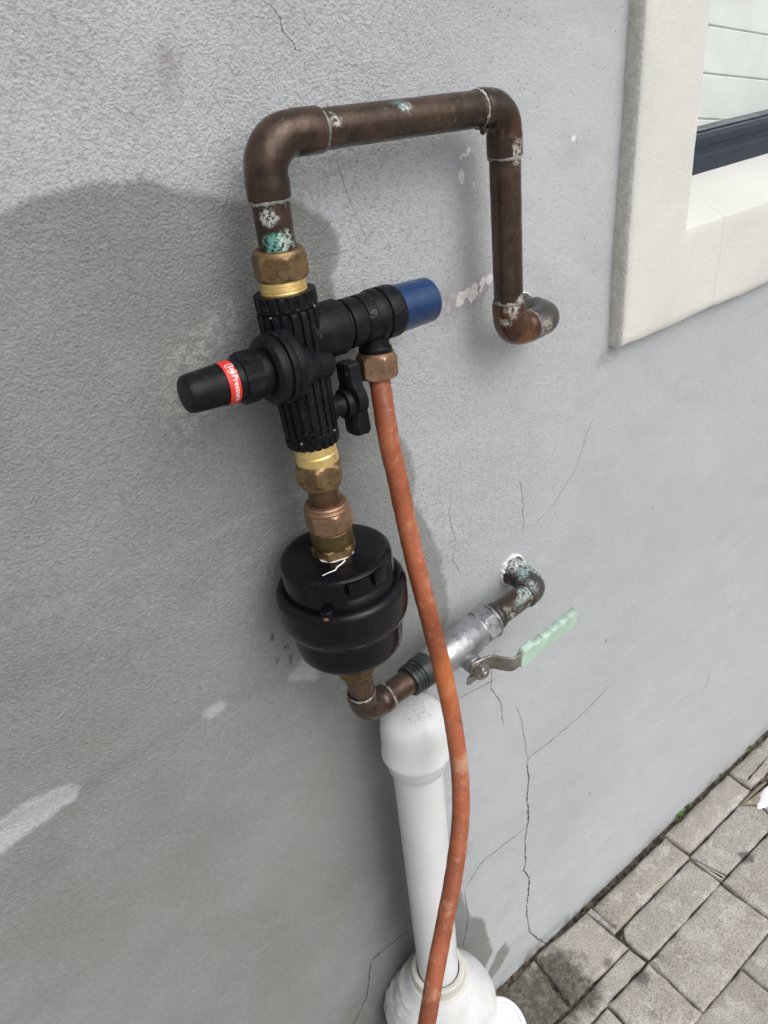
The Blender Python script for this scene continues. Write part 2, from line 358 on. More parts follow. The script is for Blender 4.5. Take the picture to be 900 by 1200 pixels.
def surf(name, p0, p1, prof, mat, parent, n=64, rfun=None, ref=None, smooth=35, caps=True, extra=None):
    """surface of revolution about p0->p1; prof = [(t, r)] in mm; rfun(theta, t, r) -> r"""
    o, a, e1, e2, L = frame(p0, p1, ref)
    vs, fs = [], []
    for (t, r) in prof:
        for k in range(n):
            th = 2 * math.pi * k / n
            rr = rfun(th, t, r) if rfun else r
            vs.append(o + a * (t * .001) + (e1 * math.cos(th) + e2 * math.sin(th)) * (rr * .001))
    m = len(prof)
    for i in range(m - 1):
        for k in range(n):
            k2 = (k + 1) % n
            fs.append((i * n + k, i * n + k2, (i + 1) * n + k2, (i + 1) * n + k))
    if caps:
        if prof[0][1] > .01: fs.append(tuple(reversed(range(n))))
        if prof[-1][1] > .01: fs.append(tuple((m - 1) * n + k for k in range(n)))
    if extra: extra(vs, fs)
    return mesh_obj(name, vs, fs, mat, parent, smooth)
def hexf(ch=1.5, t0=0, t1=10, af=None, rot=0.0, sides=6):
    """hex nut: prof radius is the across-corner radius; corners chamfered by cones at both ends"""
    def f(th, t, r):
        ang = (th + rot) % (2 * math.pi / sides) - math.pi / sides
        hx = r * math.cos(math.pi / sides) / math.cos(ang)
        lim = r - max(0, ch - (t - t0)) * .9 - max(0, ch - (t1 - t)) * .9
        return min(hx, lim)
    return f
def nut(name, p0, p1, R, mat, parent, rot=0.0, ch=2.2, rin=None, t_off=0.0):
    L = (V(p1) - V(p0)).length * 1000; k = 14
    rin = rin or R * .72
    prof = [(0, rin)] + [(L * i / k if 0 < i < k else (0.0 if i == 0 else L), R) for i in range(k + 1)] + [(L, rin)]
    prof[0] = (.0, rin); 
    return surf(name, p0, p1, prof, mat, parent, 96, lambda th, t, r: (hexf(ch, 0, L, rot=rot)(th, t, r) if r == R else r), smooth=24)
def rounded(prof_pts, r=.8, k=3):
    """round the corners of a (t, r) profile"""
    out = [prof_pts[0]]
    for i in range(1, len(prof_pts) - 1):
        p, a, b = np.array(prof_pts[i], float), np.array(prof_pts[i - 1], float), np.array(prof_pts[i + 1], float)
        da, db = a - p, b - p; la, lb = np.linalg.norm(da), np.linalg.norm(db)
        q = min(r, la * .45, lb * .45)
        if q < .05: out.append(tuple(p)); continue
        A, B = p + da / la * q, p + db / lb * q
        for j in range(k + 1):
            s = j / k; out.append(tuple((1 - s) ** 2 * A + 2 * s * (1 - s) * p + s * s * B))
    out.append(prof_pts[-1]); return out
def tube(name, pts, rad, mat, parent, n=32, caps=True, wob=0.0, smooth=50):
    pts = [V(p) for p in pts]; m = len(pts)
    rad = rad if hasattr(rad, '__len__') else [rad] * m
    tan = []
    for i in range(m):
        d = (pts[min(i + 1, m - 1)] - pts[max(i - 1, 0)]); tan.append(d.normalized())
    e = tan[0].orthogonal().normalized(); vs, fs = [], []
    for i in range(m):
        e = (e - tan[i] * e.dot(tan[i])).normalized(); f = tan[i].cross(e)
        for k in range(n):
            th = 2 * math.pi * k / n; r = rad[i]
            q = pts[i] + (e * math.cos(th) + f * math.sin(th)) * r
            if wob: q += (q - pts[i]).normalized() * wob * mn.noise(q * 130)
            vs.append(q)
    for i in range(m - 1):
        for k in range(n):
            k2 = (k + 1) % n; fs.append((i * n + k, i * n + k2, (i + 1) * n + k2, (i + 1) * n + k))
    if caps: fs.append(tuple(reversed(range(n)))); fs.append(tuple((m - 1) * n + k for k in range(n)))
    return mesh_obj(name, vs, fs, mat, parent, smooth)
def lerp(a, b, s): return V(a) * (1 - s) + V(b) * s
def toward(a, b, d): return V(a) + (V(b) - V(a)).normalized() * d
def spline(P, per=8):
    P = [V(p) for p in P]; out = []
    Q = [P[0] * 2 - P[1]] + P + [P[-1] * 2 - P[-2]]
    for i in range(1, len(Q) - 2):
        for j in range(per):
            t = j / per; a, b, c, d = Q[i - 1], Q[i], Q[i + 1], Q[i + 2]
            out.append(.5 * ((2 * b) + (c - a) * t + (2 * a - 5 * b + 4 * c - d) * t * t + (3 * b - a - 3 * c + d) * t ** 3))
    out.append(P[-1]); return out
def elbow(A, Cn, B, R, sa, sb, r, rs, mat, parent, bulge=0.0):
    """pipe elbow at corner Cn between points A and B; sockets reach sa and sb from the corner"""
    da, db = (V(A) - V(Cn)).normalized(), (V(B) - V(Cn)).normalized()
    half = da.angle(db) / 2; tl = R / math.tan(half)
    C0 = V(Cn); bis = (da + db).normalized(); ctr = C0 + bis * (R / math.sin(half))
    a0, b0 = C0 + da * tl, C0 + db * tl
    pts = [C0 + da * sa, C0 + da * (sa - .0005), C0 + da * (sa - .0015)] ; rd = [rs - .0012, rs - .0002, rs]
    if sa - .0015 - tl > .004: pts.append(C0 + da * (tl + .002)); rd.append(rs)
    va, vb = a0 - ctr, b0 - ctr; ang = va.angle(vb)
    for i in range(11):
        s = i / 10; q = (va * math.sin((1 - s) * ang) + vb * math.sin(s * ang)) / math.sin(ang)
        pts.append(ctr + q); rd.append(rs - .0004 + bulge * math.sin(math.pi * s))
    if sb - .0015 - tl > .004: pts.append(C0 + db * (tl + .002)); rd.append(rs)
    pts += [C0 + db * (sb - .0015), C0 + db * (sb - .0005), C0 + db * sb]; rd += [rs, rs - .0002, rs - .0012]
    return tube('elbow', pts, rd, mat, parent, 40, True, .00015)
def solder(c, d, r, mat, parent, thick=.0012, seed=0):
    """irregular ring of solder round a pipe"""
    _, a, e1, e2, _ = frame(c, V(c) + V(d)); n, m = 72, 8; vs, fs = [], []
    for k in range(n):
        th = 2 * math.pi * k / n; rd = e1 * math.cos(th) + e2 * math.sin(th)
        q = thick * (.30 + 1.3 * abs(mn.noise(Vector((math.cos(th) * 3.1 + seed, math.sin(th) * 3.1, seed * 1.7)))) + .5 * max(0, mn.noise(Vector((math.cos(th) * 9, math.sin(th) * 9, seed)))))
        off = a * (.0012 * mn.noise(Vector((math.cos(th) * 2.2, math.sin(th) * 2.2, seed + 5))))
        for j in range(m):
            ph = 2 * math.pi * j / m
            vs.append(V(c) + off + rd * (r + q * .55 * math.cos(ph)) + a * (q * 1.5 * math.sin(ph)))
    for k in range(n):
        for j in range(m):
            fs.append((k * m + j, ((k + 1) % n) * m + j, ((k + 1) % n) * m + (j + 1) % m, k * m + (j + 1) % m))
    return mesh_obj('solder_joint', vs, fs, mat, parent, 60)
def box(name, c, ax, ay, az, sx, sy, sz, mat, parent, bev=.001, seg=2):
    """bevelled box, centre c, axes ax ay az (unit), full sizes"""
    bm = bmesh.new(); bmesh.ops.create_cube(bm, size=1)
    ax, ay, az = V(ax).normalized(), V(ay).normalized(), V(az).normalized()
    for v in bm.verts: v.co = Vector((v.co.x * sx, v.co.y * sy, v.co.z * sz))
    if bev: bmesh.ops.bevel(bm, geom=bm.edges[:], offset=bev, segments=seg, affect='EDGES', profile=.6)
    vs = [V(c) + ax * v.co.x + ay * v.co.y + az * v.co.z for v in bm.verts]
    bm.verts.ensure_lookup_table(); fs = [tuple(v.index for v in f.verts) for f in bm.faces]; bm.free()
    return mesh_obj(name, vs, fs, mat, parent, 40)
def text_mesh(s, size, bold=0.0):
    cu = bpy.data.curves.new('lettering', 'FONT'); cu.body = s; cu.size = size; cu.extrude = 0; cu.offset = bold; cu.resolution_u = 4
    o = bpy.data.objects.new('lettering', cu); COL.objects.link(o)
    dg = bpy.context.evaluated_depsgraph_get(); me = bpy.data.meshes.new_from_object(o.evaluated_get(dg))
    bm = bmesh.new(); bm.from_mesh(me); bmesh.ops.triangulate(bm, faces=bm.faces[:])
    vs = [v.co.copy() for v in bm.verts]; fs = [tuple(v.index for v in f.verts) for f in bm.faces]; bm.free()
    bpy.data.objects.remove(o); bpy.data.curves.remove(cu); bpy.data.meshes.remove(me)
    return vs, fs

# ================================================================== WALL
DAMP = [(0.0716, 1.2343), (0.0989, 1.2387), (0.1186, 1.2438), (0.1478, 1.2462), (0.1824, 1.2427), (0.2123, 1.2305), (0.2454, 1.2181), (0.2804, 1.215), (0.2987, 1.2018), (0.3105, 1.1854), (0.3119, 1.1704), (0.3011, 1.1579), (0.3029, 1.1358), (0.3204, 1.0913), (0.3426, 1.025), (0.3599, 0.9942), (0.3613, 0.9683), (0.3571, 0.9438), (0.3711, 0.9191), (0.3835, 0.8744), (0.3905, 0.8295), (0.3895, 0.7973), (0.3799, 0.7748), (0.3634, 0.7561), (0.3551, 0.7258), (0.3449, 0.6019), (0.3484, 0.4431), (0.3796, 0.3394), (0.3972, 0.2506), (0.4193, 0.2259), (0.4262, 0.1745), (0.4352, 0.1181), (0.4183, 0.0913), (0.3953, 0.0472), (0.3987, -0.0493), (0.0127, -0.06), (-0.5, -.06), (-.6, .6), (-.35, 1.12), (-.1, 1.19)]
DAMP2 = [(0.4622, 0.1116), (0.4711, 0.0819), (0.4578, 0.0592), (0.4389, 0.0481), (0.4199, 0.0273), (0.4014, 0.0212), (0.4064, 0.0575), (0.4325, 0.0856), (0.4439, 0.1075)]
TONE2 = [(.0823, .6879), (.1229, .6824), (.1706, .6892), (.213, .709), (.28, .72), (.28, .45), (.1, .3), (-.3, .3), (-.3, .7), (-.08, .72)]
DRY = [[(-0.30, 0.868), (-0.0505, 0.8706), (-0.0335, 0.8534), (-0.009, 0.8544), (0.012, 0.8516), (0.0207, 0.8443), (0.0133, 0.835), (-0.0169, 0.8304), (-0.0432, 0.8253), (-0.30, 0.815)],
       [(0.2075, 0.8325), (0.2164, 0.8378), (0.2236, 0.8432), (0.2302, 0.839), (0.23, 0.8164)],
       [(0.1286, 0.8441), (0.14, 0.8458), (0.143, 0.8417), (0.1329, 0.839)]]
LINE = [(-.4, .850), (-0.0355, 0.8476), (0.019, 0.8428), (0.0817, 0.8457), (0.1305, 0.8457), (0.2337, 0.8327), (.33, .825)]
CRACKS = [  # (group, width mm, points)
 (0, 1.0, [(0.5156, 0.4881), (0.5061, 0.4826), (0.5096, 0.4514), (0.5066, 0.4106), (0.5104, 0.362), (0.5039, 0.3208), (0.5059, 0.2693), (0.5025, 0.2523), (0.5154, 0.2182), (0.5121, 0.1783), (0.5087, 0.1371), (0.5169, 0.0762), (0.5312, 0.0424), (0.5567, -0.0053)]),
 (1, .55, [(0.5054, 0.3479), (0.462, 0.3511), (0.422, 0.3527), (0.4025, 0.3346), (0.3893, 0.3195)]),
 (1, .42, [(0.5092, 0.4883), (0.5433, 0.4878), (0.5852, 0.4888), (0.6285, 0.4934), (0.6726, 0.5068)]),
 (0, .42, [(0.454, 0.7111), (0.4491, 0.6756), (0.4472, 0.653), (0.4631, 0.6198), (0.464, 0.5818)]),
 (1, .38, [(0.4529, 0.6638), (0.4262, 0.6673), (0.4005, 0.6732)]),
 (2, .32, [(0.4874, 0.5969), (0.4979, 0.5567), (0.5044, 0.505), (0.5076, 0.4895)]),
 (2, .75, [(0.2946, 0.3372), (0.2603, 0.3389), (0.2333, 0.3369), (0.2262, 0.3023), (0.2182, 0.2716), (0.1939, 0.2412), (0.1748, 0.2022)]),
 (2, .5, [(0.3893, 0.3195), (0.393, 0.2656), (0.3845, 0.2229), (0.3799, 0.1959)]),
 (0, .22, [(0.2794, 1.3246), (0.2865, 1.3157), (0.2908, 1.3067), (0.2982, 1.2963)]),
 (0, .13, [(0.3186, 1.2389), (0.3203, 1.2172), (0.329, 1.1961), (0.3364, 1.1711)]),
 (1, .16, [(0.6031, 0.9392), (0.5791, 0.8876), (0.5465, 0.8592), (0.5137, 0.8474)]),
 (2, .22, [(0.4943, 0.9126), (0.4981, 0.8808), (0.4995, 0.8434)]),
 (0, .35, [(0.9471, 0.3557), (0.9403, 0.3311), (0.9249, 0.3121)]),
 (1, .2, [(.402, .93), (.399, .905), (.405, .885), (.401, .86), (.409, .84)]),
]
PAINT = [(0.4239, 1.1114, 3.2), (0.4317, 1.1144, 2.3), (0.4395, 1.116, 2.6), (0.4493, 1.1192, 2.2), (0.4562, 1.119, 2.4), (0.4209, 1.1086, 1.8), (0.4353, 1.1085, 2.0), (0.4582, 1.12, 2.0), (0.434, 1.2192, 1.3), (.438, 1.221, 1.2), (.429, 1.217, 1.1), (0.4289, 1.2051, 2.2), (.429, 1.201, 1.6), (0.4419, 1.1956, 1.2), (0.5569, 1.2128, 1.6), (.44, 1.1105, 1.4), (.446, 1.1125, 1.2)]
def seg_sd(px, pz, poly, closed):
    best = np.full(px.shape, 1e9); sgn = np.ones(px.shape); tt = np.zeros(px.shape); n = len(poly)
    for i in range(n if closed else n - 1):
        ax, az = poly[i]; bx, bz = poly[(i + 1) % n]; dx, dz = bx - ax, bz - az; L2 = dx * dx + dz * dz
        t = np.clip(((px - ax) * dx + (pz - az) * dz) / L2, 0, 1)
        d = np.hypot(px - ax - t * dx, pz - az - t * dz); m = d < best
        best[m] = d[m]; sgn[m] = np.sign((px - ax) * dz - (pz - az) * dx)[m]; tt[m] = ((i + t) / (n - 1))[m]
    return best, sgn, tt
def inside(px, pz, poly):
    ins = np.zeros(px.shape, bool); n = len(poly)
    for i in range(n):
        ax, az = poly[i]; bx, bz = poly[(i + 1) % n]
        c = ((az > pz) != (bz > pz)) & (px < (bx - ax) * (pz - az) / (bz - az + 1e-12) + ax); ins ^= c
    return ins
def poly_sd(px, pz, poly):
    d, _, _ = seg_sd(px, pz, poly, True); return np.where(inside(px, pz, poly), -d, d) * 1000
def lattice(px, pz, cell, seed):
    r = np.random.default_rng(seed).random((256, 256)); u, v = px / cell, pz / cell
    i, j = np.floor(u).astype(int), np.floor(v).astype(int); a, b = u - i, v - j; a = a * a * (3 - 2 * a); b = b * b * (3 - 2 * b)
    g = lambda x, y: r[x % 256, y % 256]
    return (g(i, j) * (1 - a) * (1 - b) + g(i + 1, j) * a * (1 - b) + g(i, j + 1) * (1 - a) * b + g(i + 1, j + 1) * a * b) * 2 - 1
def blob(px, pz, pts):
    o = np.zeros(px.shape)
    for x, z, rx, rz, ang in pts:
        c, s = math.cos(ang), math.sin(ang); u = ((px - x) * c + (pz - z) * s) / rx; v = (-(px - x) * s + (pz - z) * c) / rz
        o = np.maximum(o, np.clip(1.4 * (1 - np.sqrt(u * u + v * v)), 0, 1))
    return o
def build_wall():
    st = .003
    xs = np.concatenate([np.arange(-1.5, -.30, .06), np.arange(-.30, 1.30, st), np.arange(1.30, 3.6, .05)])
    zs = np.concatenate([[-.30, -.15], np.arange(-.03, 1.44, st), np.arange(1.44, 3.0, .05)])
    X, Z = np.meshgrid(xs, zs, indexing='ij'); nx, nz = X.shape; x, z = X.ravel(), Z.ravel()
    y = .0012 * lattice(x, z, .11, 1) + .0007 * lattice(x, z, .035, 2) + .0003 * lattice(x, z, .012, 3)
    d, sg, _ = seg_sd(x, z, LINE, False)
    fade = np.clip((.36 - x) / .12, 0, 1)
    y += -np.clip(-sg * d / .006 * 1.0, -1, 1) * .0008 * fade * np.where(z < 1.0, 1, 0)     # plinth coat stands a touch proud
    y += np.clip((.06 - z) / .06, 0, 1) ** 2 * .002
    v = np.stack([x, y, z], 1)
    idx = np.arange(nx * nz).reshape(nx, nz)
    q = np.stack([idx[:-1, :-1], idx[1:, :-1], idx[1:, 1:], idx[:-1, 1:]], -1).reshape(-1, 4)
    cx, cz = v[q, 0].mean(1), v[q, 2].mean(1)
    q = q[~((cx > .66) & (cx < 1.90) & (cz > 1.06) & (cz < 2.15))]
    me = bpy.data.meshes.new('wall'); me.vertices.add(len(v)); me.vertices.foreach_set('co', v.ravel())
    me.loops.add(len(q) * 4); me.loops.foreach_set('vertex_index', q.ravel().astype(np.int32))
    me.polygons.add(len(q)); me.polygons.foreach_set('loop_start', np.arange(0, len(q) * 4, 4, dtype=np.int32))
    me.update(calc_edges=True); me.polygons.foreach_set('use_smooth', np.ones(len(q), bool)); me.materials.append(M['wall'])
    A = {}
    sd_ = np.minimum(poly_sd(x, z, DAMP), poly_sd(x, z, DAMP2))
    for k, p in enumerate(DRY): sd_ = np.maximum(sd_, -poly_sd(x, z, p) + (3.5 if k else 2.0))
    sd_ = np.where(sd_ < -22, -22, sd_)
    A['damp_sd'] = sd_
    A['coarse'] = np.clip(.22 + .78 * np.clip((.60 - x - .10 * lattice(x, z, .15, 9)) / .28, 0, 1) * np.clip((z - .60) / .30 + .1, 0.12, 1), 0, 1)
    A['cool'] = np.clip((x - .35) / .5, 0, 1)
    A['pits'] = np.clip((x - .2) / .25, 0.15, 1) * np.clip((z - .2) / .3, .2, 1)
    A['bloom'] = blob(x, z, [(.187, 1.137, .035, .018, .5), (.176, 1.105, .03, .035, 0), (.166, 1.085, .012, .02, 0), (.262, 1.165, .035, .02, 0), (.316, 1.163, .02, .02, 0), (.21, 1.15, .03, .015, .3), (.37, .44, .03, .03, 0), (.48, .30, .05, .05, 0), (.30, .262, .03, .02, 0), (.462, .845, .03, .035, 0), (.45, .60, .012, .05, 0), (.452, .50, .01, .07, 0)])
    A['smudge'] = blob(x, z, [(.211, 1.294, .010, .022, 0), (.27, .845, .012, .03, .2), (.235, .855, .02, .012, 0), (.62, 1.002, .025, .012, 0)])
    A['soak_shade'] = (.75 * np.exp(-((x - .30) / .075) ** 2 - ((z - .46) / .24) ** 2) + .6 * np.exp(-((x - .26) / .12) ** 2 - ((z - .18) / .16) ** 2)).clip(0, .75)  # wetness mixed with painted shade around the white pipe
    ton = lambda p, w_: np.clip(.5 - poly_sd(x, z, p) / w_, 0, 1)
    A['tone'] = ton([(-.3, .93), (0.0101, 0.9268), (0.065, 0.9246), (0.0951, 0.9309), (0.1169, 0.9284), (0.124, .895), (0.1305, 0.8457), (0.0817, 0.8457), (0.019, 0.8428), (-.3, .845)], 5) * .55 + ton(TONE2, 40) * .45
    A['spots'] = np.clip(blob(x, z, [(.2085, .866, .0022, .0030, .3), (.205, .8625, .0016, .0016, 0), (.197, .857, .0022, .0018, .4), (.211, .8545, .0024, .0034, 0), (.2105, .849, .0014, .002, 0), (.1635, .853, .002, .0016, 0), (.1985, .8835, .0016, .003, .2), (.55, .845, .0016, .0016, 0), (.655, .60, .0022, .0014, 0), (.73, .77, .0016, .0018, 0), (.645, .30, .002, .0012, 0)]) * 2.2, 0, .9)
    A['halo'] = blob(x, z, [(.442, 1.113, .034, .016, .1), (.408, 1.110, .02, .02, 0)])
    A['grime'] = blob(x, z, [(.33, .35, .10, .16, 0), (.26, .20, .16, .14, 0), (.45, -.01, .30, .05, 0), (.28, .86, .03, .02, 0), (.245, .87, .016, .035, .4)]) * .8 + np.clip((.03 - z) / .05, 0, 1)
    P = np.full(x.shape, 9.0)
    for a, b, r in PAINT: P = np.minimum(P, np.hypot((x - a) * 1000, (z - b) * 1000 * .8) - r * 1.35)
    A['paint'] = P
    for g in range(3):
        D = np.full(x.shape, 30.0); W = np.zeros(x.shape)
        for gg, wd, pts in CRACKS:
            if gg != g: continue
            d, s, t = seg_sd(x, z, pts, False); m = d * 1000 < np.abs(D)
            D[m] = (d * s * 1000)[m]
            taper = np.clip(np.minimum(t + .02, 1.02 - t) * 8, 0, 1) ** .7 if wd < .9 else np.clip((1.0 - t + .1) * 9, 0, 1) * np.clip(t * 5 + .25, 0, 1)
            W[m] = (wd * taper * (d < .012))[m]
        A['crack%d' % g] = D; A['crackw%d' % g] = W
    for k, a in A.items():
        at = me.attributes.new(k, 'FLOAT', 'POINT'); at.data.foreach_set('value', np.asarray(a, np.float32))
    o = bpy.data.objects.new('wall', me); COL.objects.link(o)
    o['label'] = 'grey plastered house wall with cracks and a large damp stain'; o['category'] = 'wall'
    return o
wall = build_wall()

# ================================================================== GROUND AND PAVERS
def sheet(name, x0, x1, y0, y1, z, mat, n=1):
    vs = [(x0 + (x1 - x0) * i / n, y0 + (y1 - y0) * j / n, z) for i in range(n + 1) for j in range(n + 1)]
    fs = [(i * (n + 1) + j, (i + 1) * (n + 1) + j, (i + 1) * (n + 1) + j + 1, i * (n + 1) + j + 1) for i in range(n) for j in range(n)]
    o = mesh_obj(name, vs, fs, mat, None, 0); o['kind'] = 'structure'; return o
ground = sheet('ground', -150, 150, -150, 150, -.035, M['ground'])
vs, fs = [], []
nx_, ny_ = 150, 60
for i in range(nx_ + 1):
    for j in range(ny_ + 1):
        x, y = -.6 + 3.0 * i / nx_, .02 - 1.25 * j / ny_
        vs.append((x, y, -.0075 + .0030 * mn.noise(Vector((x * 40, y * 40, 0))) + .002 * mn.noise(Vector((x * 120, y * 120, 3)))))
for i in range(nx_):
    for j in range(ny_): a = i * (ny_ + 1) + j; fs.append((a, a + ny_ + 1, a + ny_ + 2, a + 1))
pavement = mesh_obj('pavement', vs, fs, M['soil'], None, 60); pavement['kind'] = 'structure'
def slab(poly, mat, name='paver', top=0.0, bev=.0036, rag=.0020, label=None):
    """one paver from its four or more plan corners; arrises rounded and a little ragged"""
    P = []
    n = len(poly)
    for i in range(n):
        a, b = Vector(poly[i]), Vector(poly[(i + 1) % n]); L = (b - a).length; k = max(2, int(L / .016))
        for j in range(k):
            s = j / k; q = a.lerp(b, s)
            P.append(q)
    c = sum(P, Vector((0, 0))) / len(P); m = len(P)
    tilt = Vector((random.uniform(-.006, .006), random.uniform(-.006, .006))); dz = random.uniform(-.001, .001)
    rings = []; vs, fs = [], []
    nr = []
    for i in range(m):
        t = (P[(i + 1) % m] - P[i - 1]).normalized(); nr.append(Vector((-t.y, t.x)))
    if sum((P[i] - c).dot(nr[i]) for i in range(m)) < 0: nr = [-q for q in nr]
    for inset, z in ((0, -.03), (0, -bev * 1.1), (bev * .35, -bev * .35), (bev, 0), (bev * 2.6, .0002)):
        for i in range(m):
            j = rag * (mn.noise(Vector((P[i].x * 90, P[i].y * 90, 1.3))) + .8 * mn.noise(Vector((P[i].x * 260, P[i].y * 260, 7))))
            chip = max(0, mn.noise(Vector((P[i].x * 35, P[i].y * 35, 4.4))) - .35) * .010 if z > -bev else 0
            q = P[i] - nr[i] * (inset + j + chip)
            zz = top + z + dz + (q - c).dot(tilt) * .3 - chip * .2
            vs.append((q.x, q.y, zz))
    R = 5
    for r in range(R - 1):
        for i in range(m): i2 = (i + 1) % m; fs.append((r * m + i, r * m + i2, (r + 1) * m + i2, (r + 1) * m + i))
    fs.append(tuple((R - 1) * m + i for i in range(m)))
    o = mesh_obj(name, vs, fs, mat, pavement, 50)
    if label: o['label'] = label
    return o
def rect(x0, x1, y0, y1, j=.0015):
    r = lambda: random.uniform(-j, j)
    return [(x0 + r(), y0 + r()), (x1 + r(), y0 + r()), (x1 + r(), y1 + r()), (x0 + r(), y1 + r())]
g = .0028
# strip of cut pavers along the wall
slab(rect(.660, .8630, -.0105, -.0625), M['paver'], bev=.006, top=.004)
slab(rect(.8685, 1.0705, -.0065, -.0585), M['paver'], bev=.006, top=.003, label='pale paver whitened by lime')
slab(rect(1.0765, 1.278, -.005, -.055), M['paver'], bev=.006)
for x in (1.284, 1.49, 1.696, 1.902, 2.108): slab(rect(x, x + .2, -.006, -.056), M['paver'], bev=.005)
slab([(.5255, -.003), (.646, -.0095), (.651, -.092), (.512, -.090)], M['paver'], bev=.005, label='mould darkened cement slab by the drain')
slab([(.6485, -.011), (.6580, -.010), (.6590, -.0625), (.6510, -.064)], M['cement'], 'mortar_fillet', bev=.002)
slab([(.30, -.012), (.5225, -.004), (.508, -.090), (.30, -.092)], M['paver'], bev=.005, top=-.004)
slab([(.30, -.0945), (.651, -.0945), (.6535, -.1245), (.30, -.1245)], M['cement'], 'cement_strip', bev=.002, top=-.002)
for x in (-.52, -.315, -.11, .095): slab(rect(x, x + .2, -.008, -.056), M['paver'], bev=.005); slab(rect(x, x + .2, -.0605, -.124), M['cement'], 'cement_strip', bev=.003)
# second strip: smooth cement infill
slab([(.6725, -.067), (.8590, -.0655), (.8605, -.1250), (.6600, -.1255), (.6560, -.082)], M['cement'], 'cement_strip', bev=.003)
slab([(.6540, -.0665), (.6705, -.0665), (.6545, -.080)], M['soil'], 'mortar_fillet', bev=.002, top=-.003)
slab([(.8640, -.0630), (1.0230, -.0610), (1.0500, -.088), (1.0390, -.1245), (.8810, -.1240)], M['cement'], 'cement_strip', bev=.003)
slab([(.8620, -.0680), (.8785, -.1245), (.8640, -.1250)], M['cement'], 'mortar_fillet', bev=.0015, top=-.001)
slab([(1.0265, -.0610), (1.0740, -.0600), (1.105, -.0620), (1.120, -.075), (1.054, -.086)], M['tan'], 'mortar_fillet', bev=.003, top=.001)
for x in (1.124, 1.33, 1.536, 1.742, 1.948): slab(rect(x, x + .2, -.0605, -.124), M['cement'], 'cement_strip', bev=.003)
slab([(1.0545, -.0885), (1.1205, -.0765), (1.1215, -.1245), (1.0430, -.1250)], M['cement'], 'cement_strip', bev=.0025, top=-.001)
# running bond rows of whole pavers
row = 0; y = -.1272
first = [.6565, .7590]
for row in range(11):
    yy = y - row * .0985
    x = (.6565 if row % 2 == 0 else .7580) - .2055 * 6
    while x < 2.1:
        if row == 0 and abs(x - (.6565 - .2055)) < .01:
            slab(rect(x, x + .101, yy, yy - .0968), M['paver']); slab(rect(x + .1045, x + .2025, yy, yy - .0968), M['paver'])
        else:
            slab(rect(x, x + .2032, yy, yy - .0968), M['paver'])
        x += .2055

# splash of white paint on the paving
def blobmesh(name, c, rx, ry, z, th, mat, parent=None, seed=0, ang=0):
    n = 40; vs, fs = [], []
    for ring, (k, h) in enumerate(((1, 0), (.93, th), (.5, th * 1.15))):
        for i in range(n):
            a = 2 * math.pi * i / n; r = k * (1 + .22 * mn.noise(Vector((math.cos(a) * 1.6, math.sin(a) * 1.6, seed))) + .08 * mn.noise(Vector((math.cos(a) * 6, math.sin(a) * 6, seed))))
            u, v = math.cos(a) * rx * r, math.sin(a) * ry * r
            vs.append((c[0] + u * math.cos(ang) - v * math.sin(ang), c[1] + u * math.sin(ang) + v * math.cos(ang), z + h))
    for r in range(2):
        for i in range(n): fs.append((r * n + i, r * n + (i + 1) % n, (r + 1) * n + (i + 1) % n, (r + 1) * n + i))
    fs.append(tuple(2 * n + i for i in range(n)))
    return mesh_obj(name, vs, fs, mat, parent, 60)
o = blobmesh('paint_splash', (1.098, -.0850), .055, .013, .0005, .0014, M['paintw'], None, 2, .06)
o['label'] = 'bright white patch on the paving strip at the right edge'; o['category'] = 'paint'

# weeds in the joint at the wall foot
def weed(c, n, size, label, seed):
    rnd = random.Random(seed); t = thing('weed', label, 'weed', c, 'weeds growing from the joint along the wall')
    for k in range(n):
        a = rnd.uniform(0, 6.28); L = size * rnd.uniform(.6, 1.1); lift = rnd.uniform(.35, .9)
        d = Vector((math.cos(a), math.sin(a) * .6 - .25, lift)).normalized(); s = d.cross(Vector((0, 0, 1))).normalized(); up = s.cross(d)
        p0 = V(c) + Vector((rnd.uniform(-.008, .008) * size / .01, rnd.uniform(-.003, .003), -.004))
        tip = p0 + d * L
        pts, f = [], []
        w_ = L * rnd.uniform(.32, .45); prof = [(0, .05), (.35, .08), (.45, .55), (.62, 1), (.82, .75), (1, .08)]
        for (q, ww) in prof:
            m = p0.lerp(tip, q) - up * (.25 * L * q * q) * -1
            pts += [m - s * w_ * ww + up * .0005, m - up * w_ * .18 * ww, m + s * w_ * ww + up * .0005]
        for i in range(len(prof) - 1):
            for j in range(2): a0 = i * 3 + j; f.append((a0, a0 + 1, a0 + 4, a0 + 3))
        mesh_obj('leaf', pts, f, M['leaf'], t, 60)
    return t
weed((.922, -.004, .003), 16, .0105, 'small bright green weed at the lower left of the clump by the wall', 1)
weed((.950, -.002, .003), 12, .009, 'small green weed in the wall joint just right of the first one', 2)
weed((1.060, .000, .003), 9, .007, 'tiny dark green sprig at the corner where two wall pavers meet', 3)
weed((1.155, .000, .004), 12, .009, 'yellow green weed farthest along the wall joint at the right', 4)

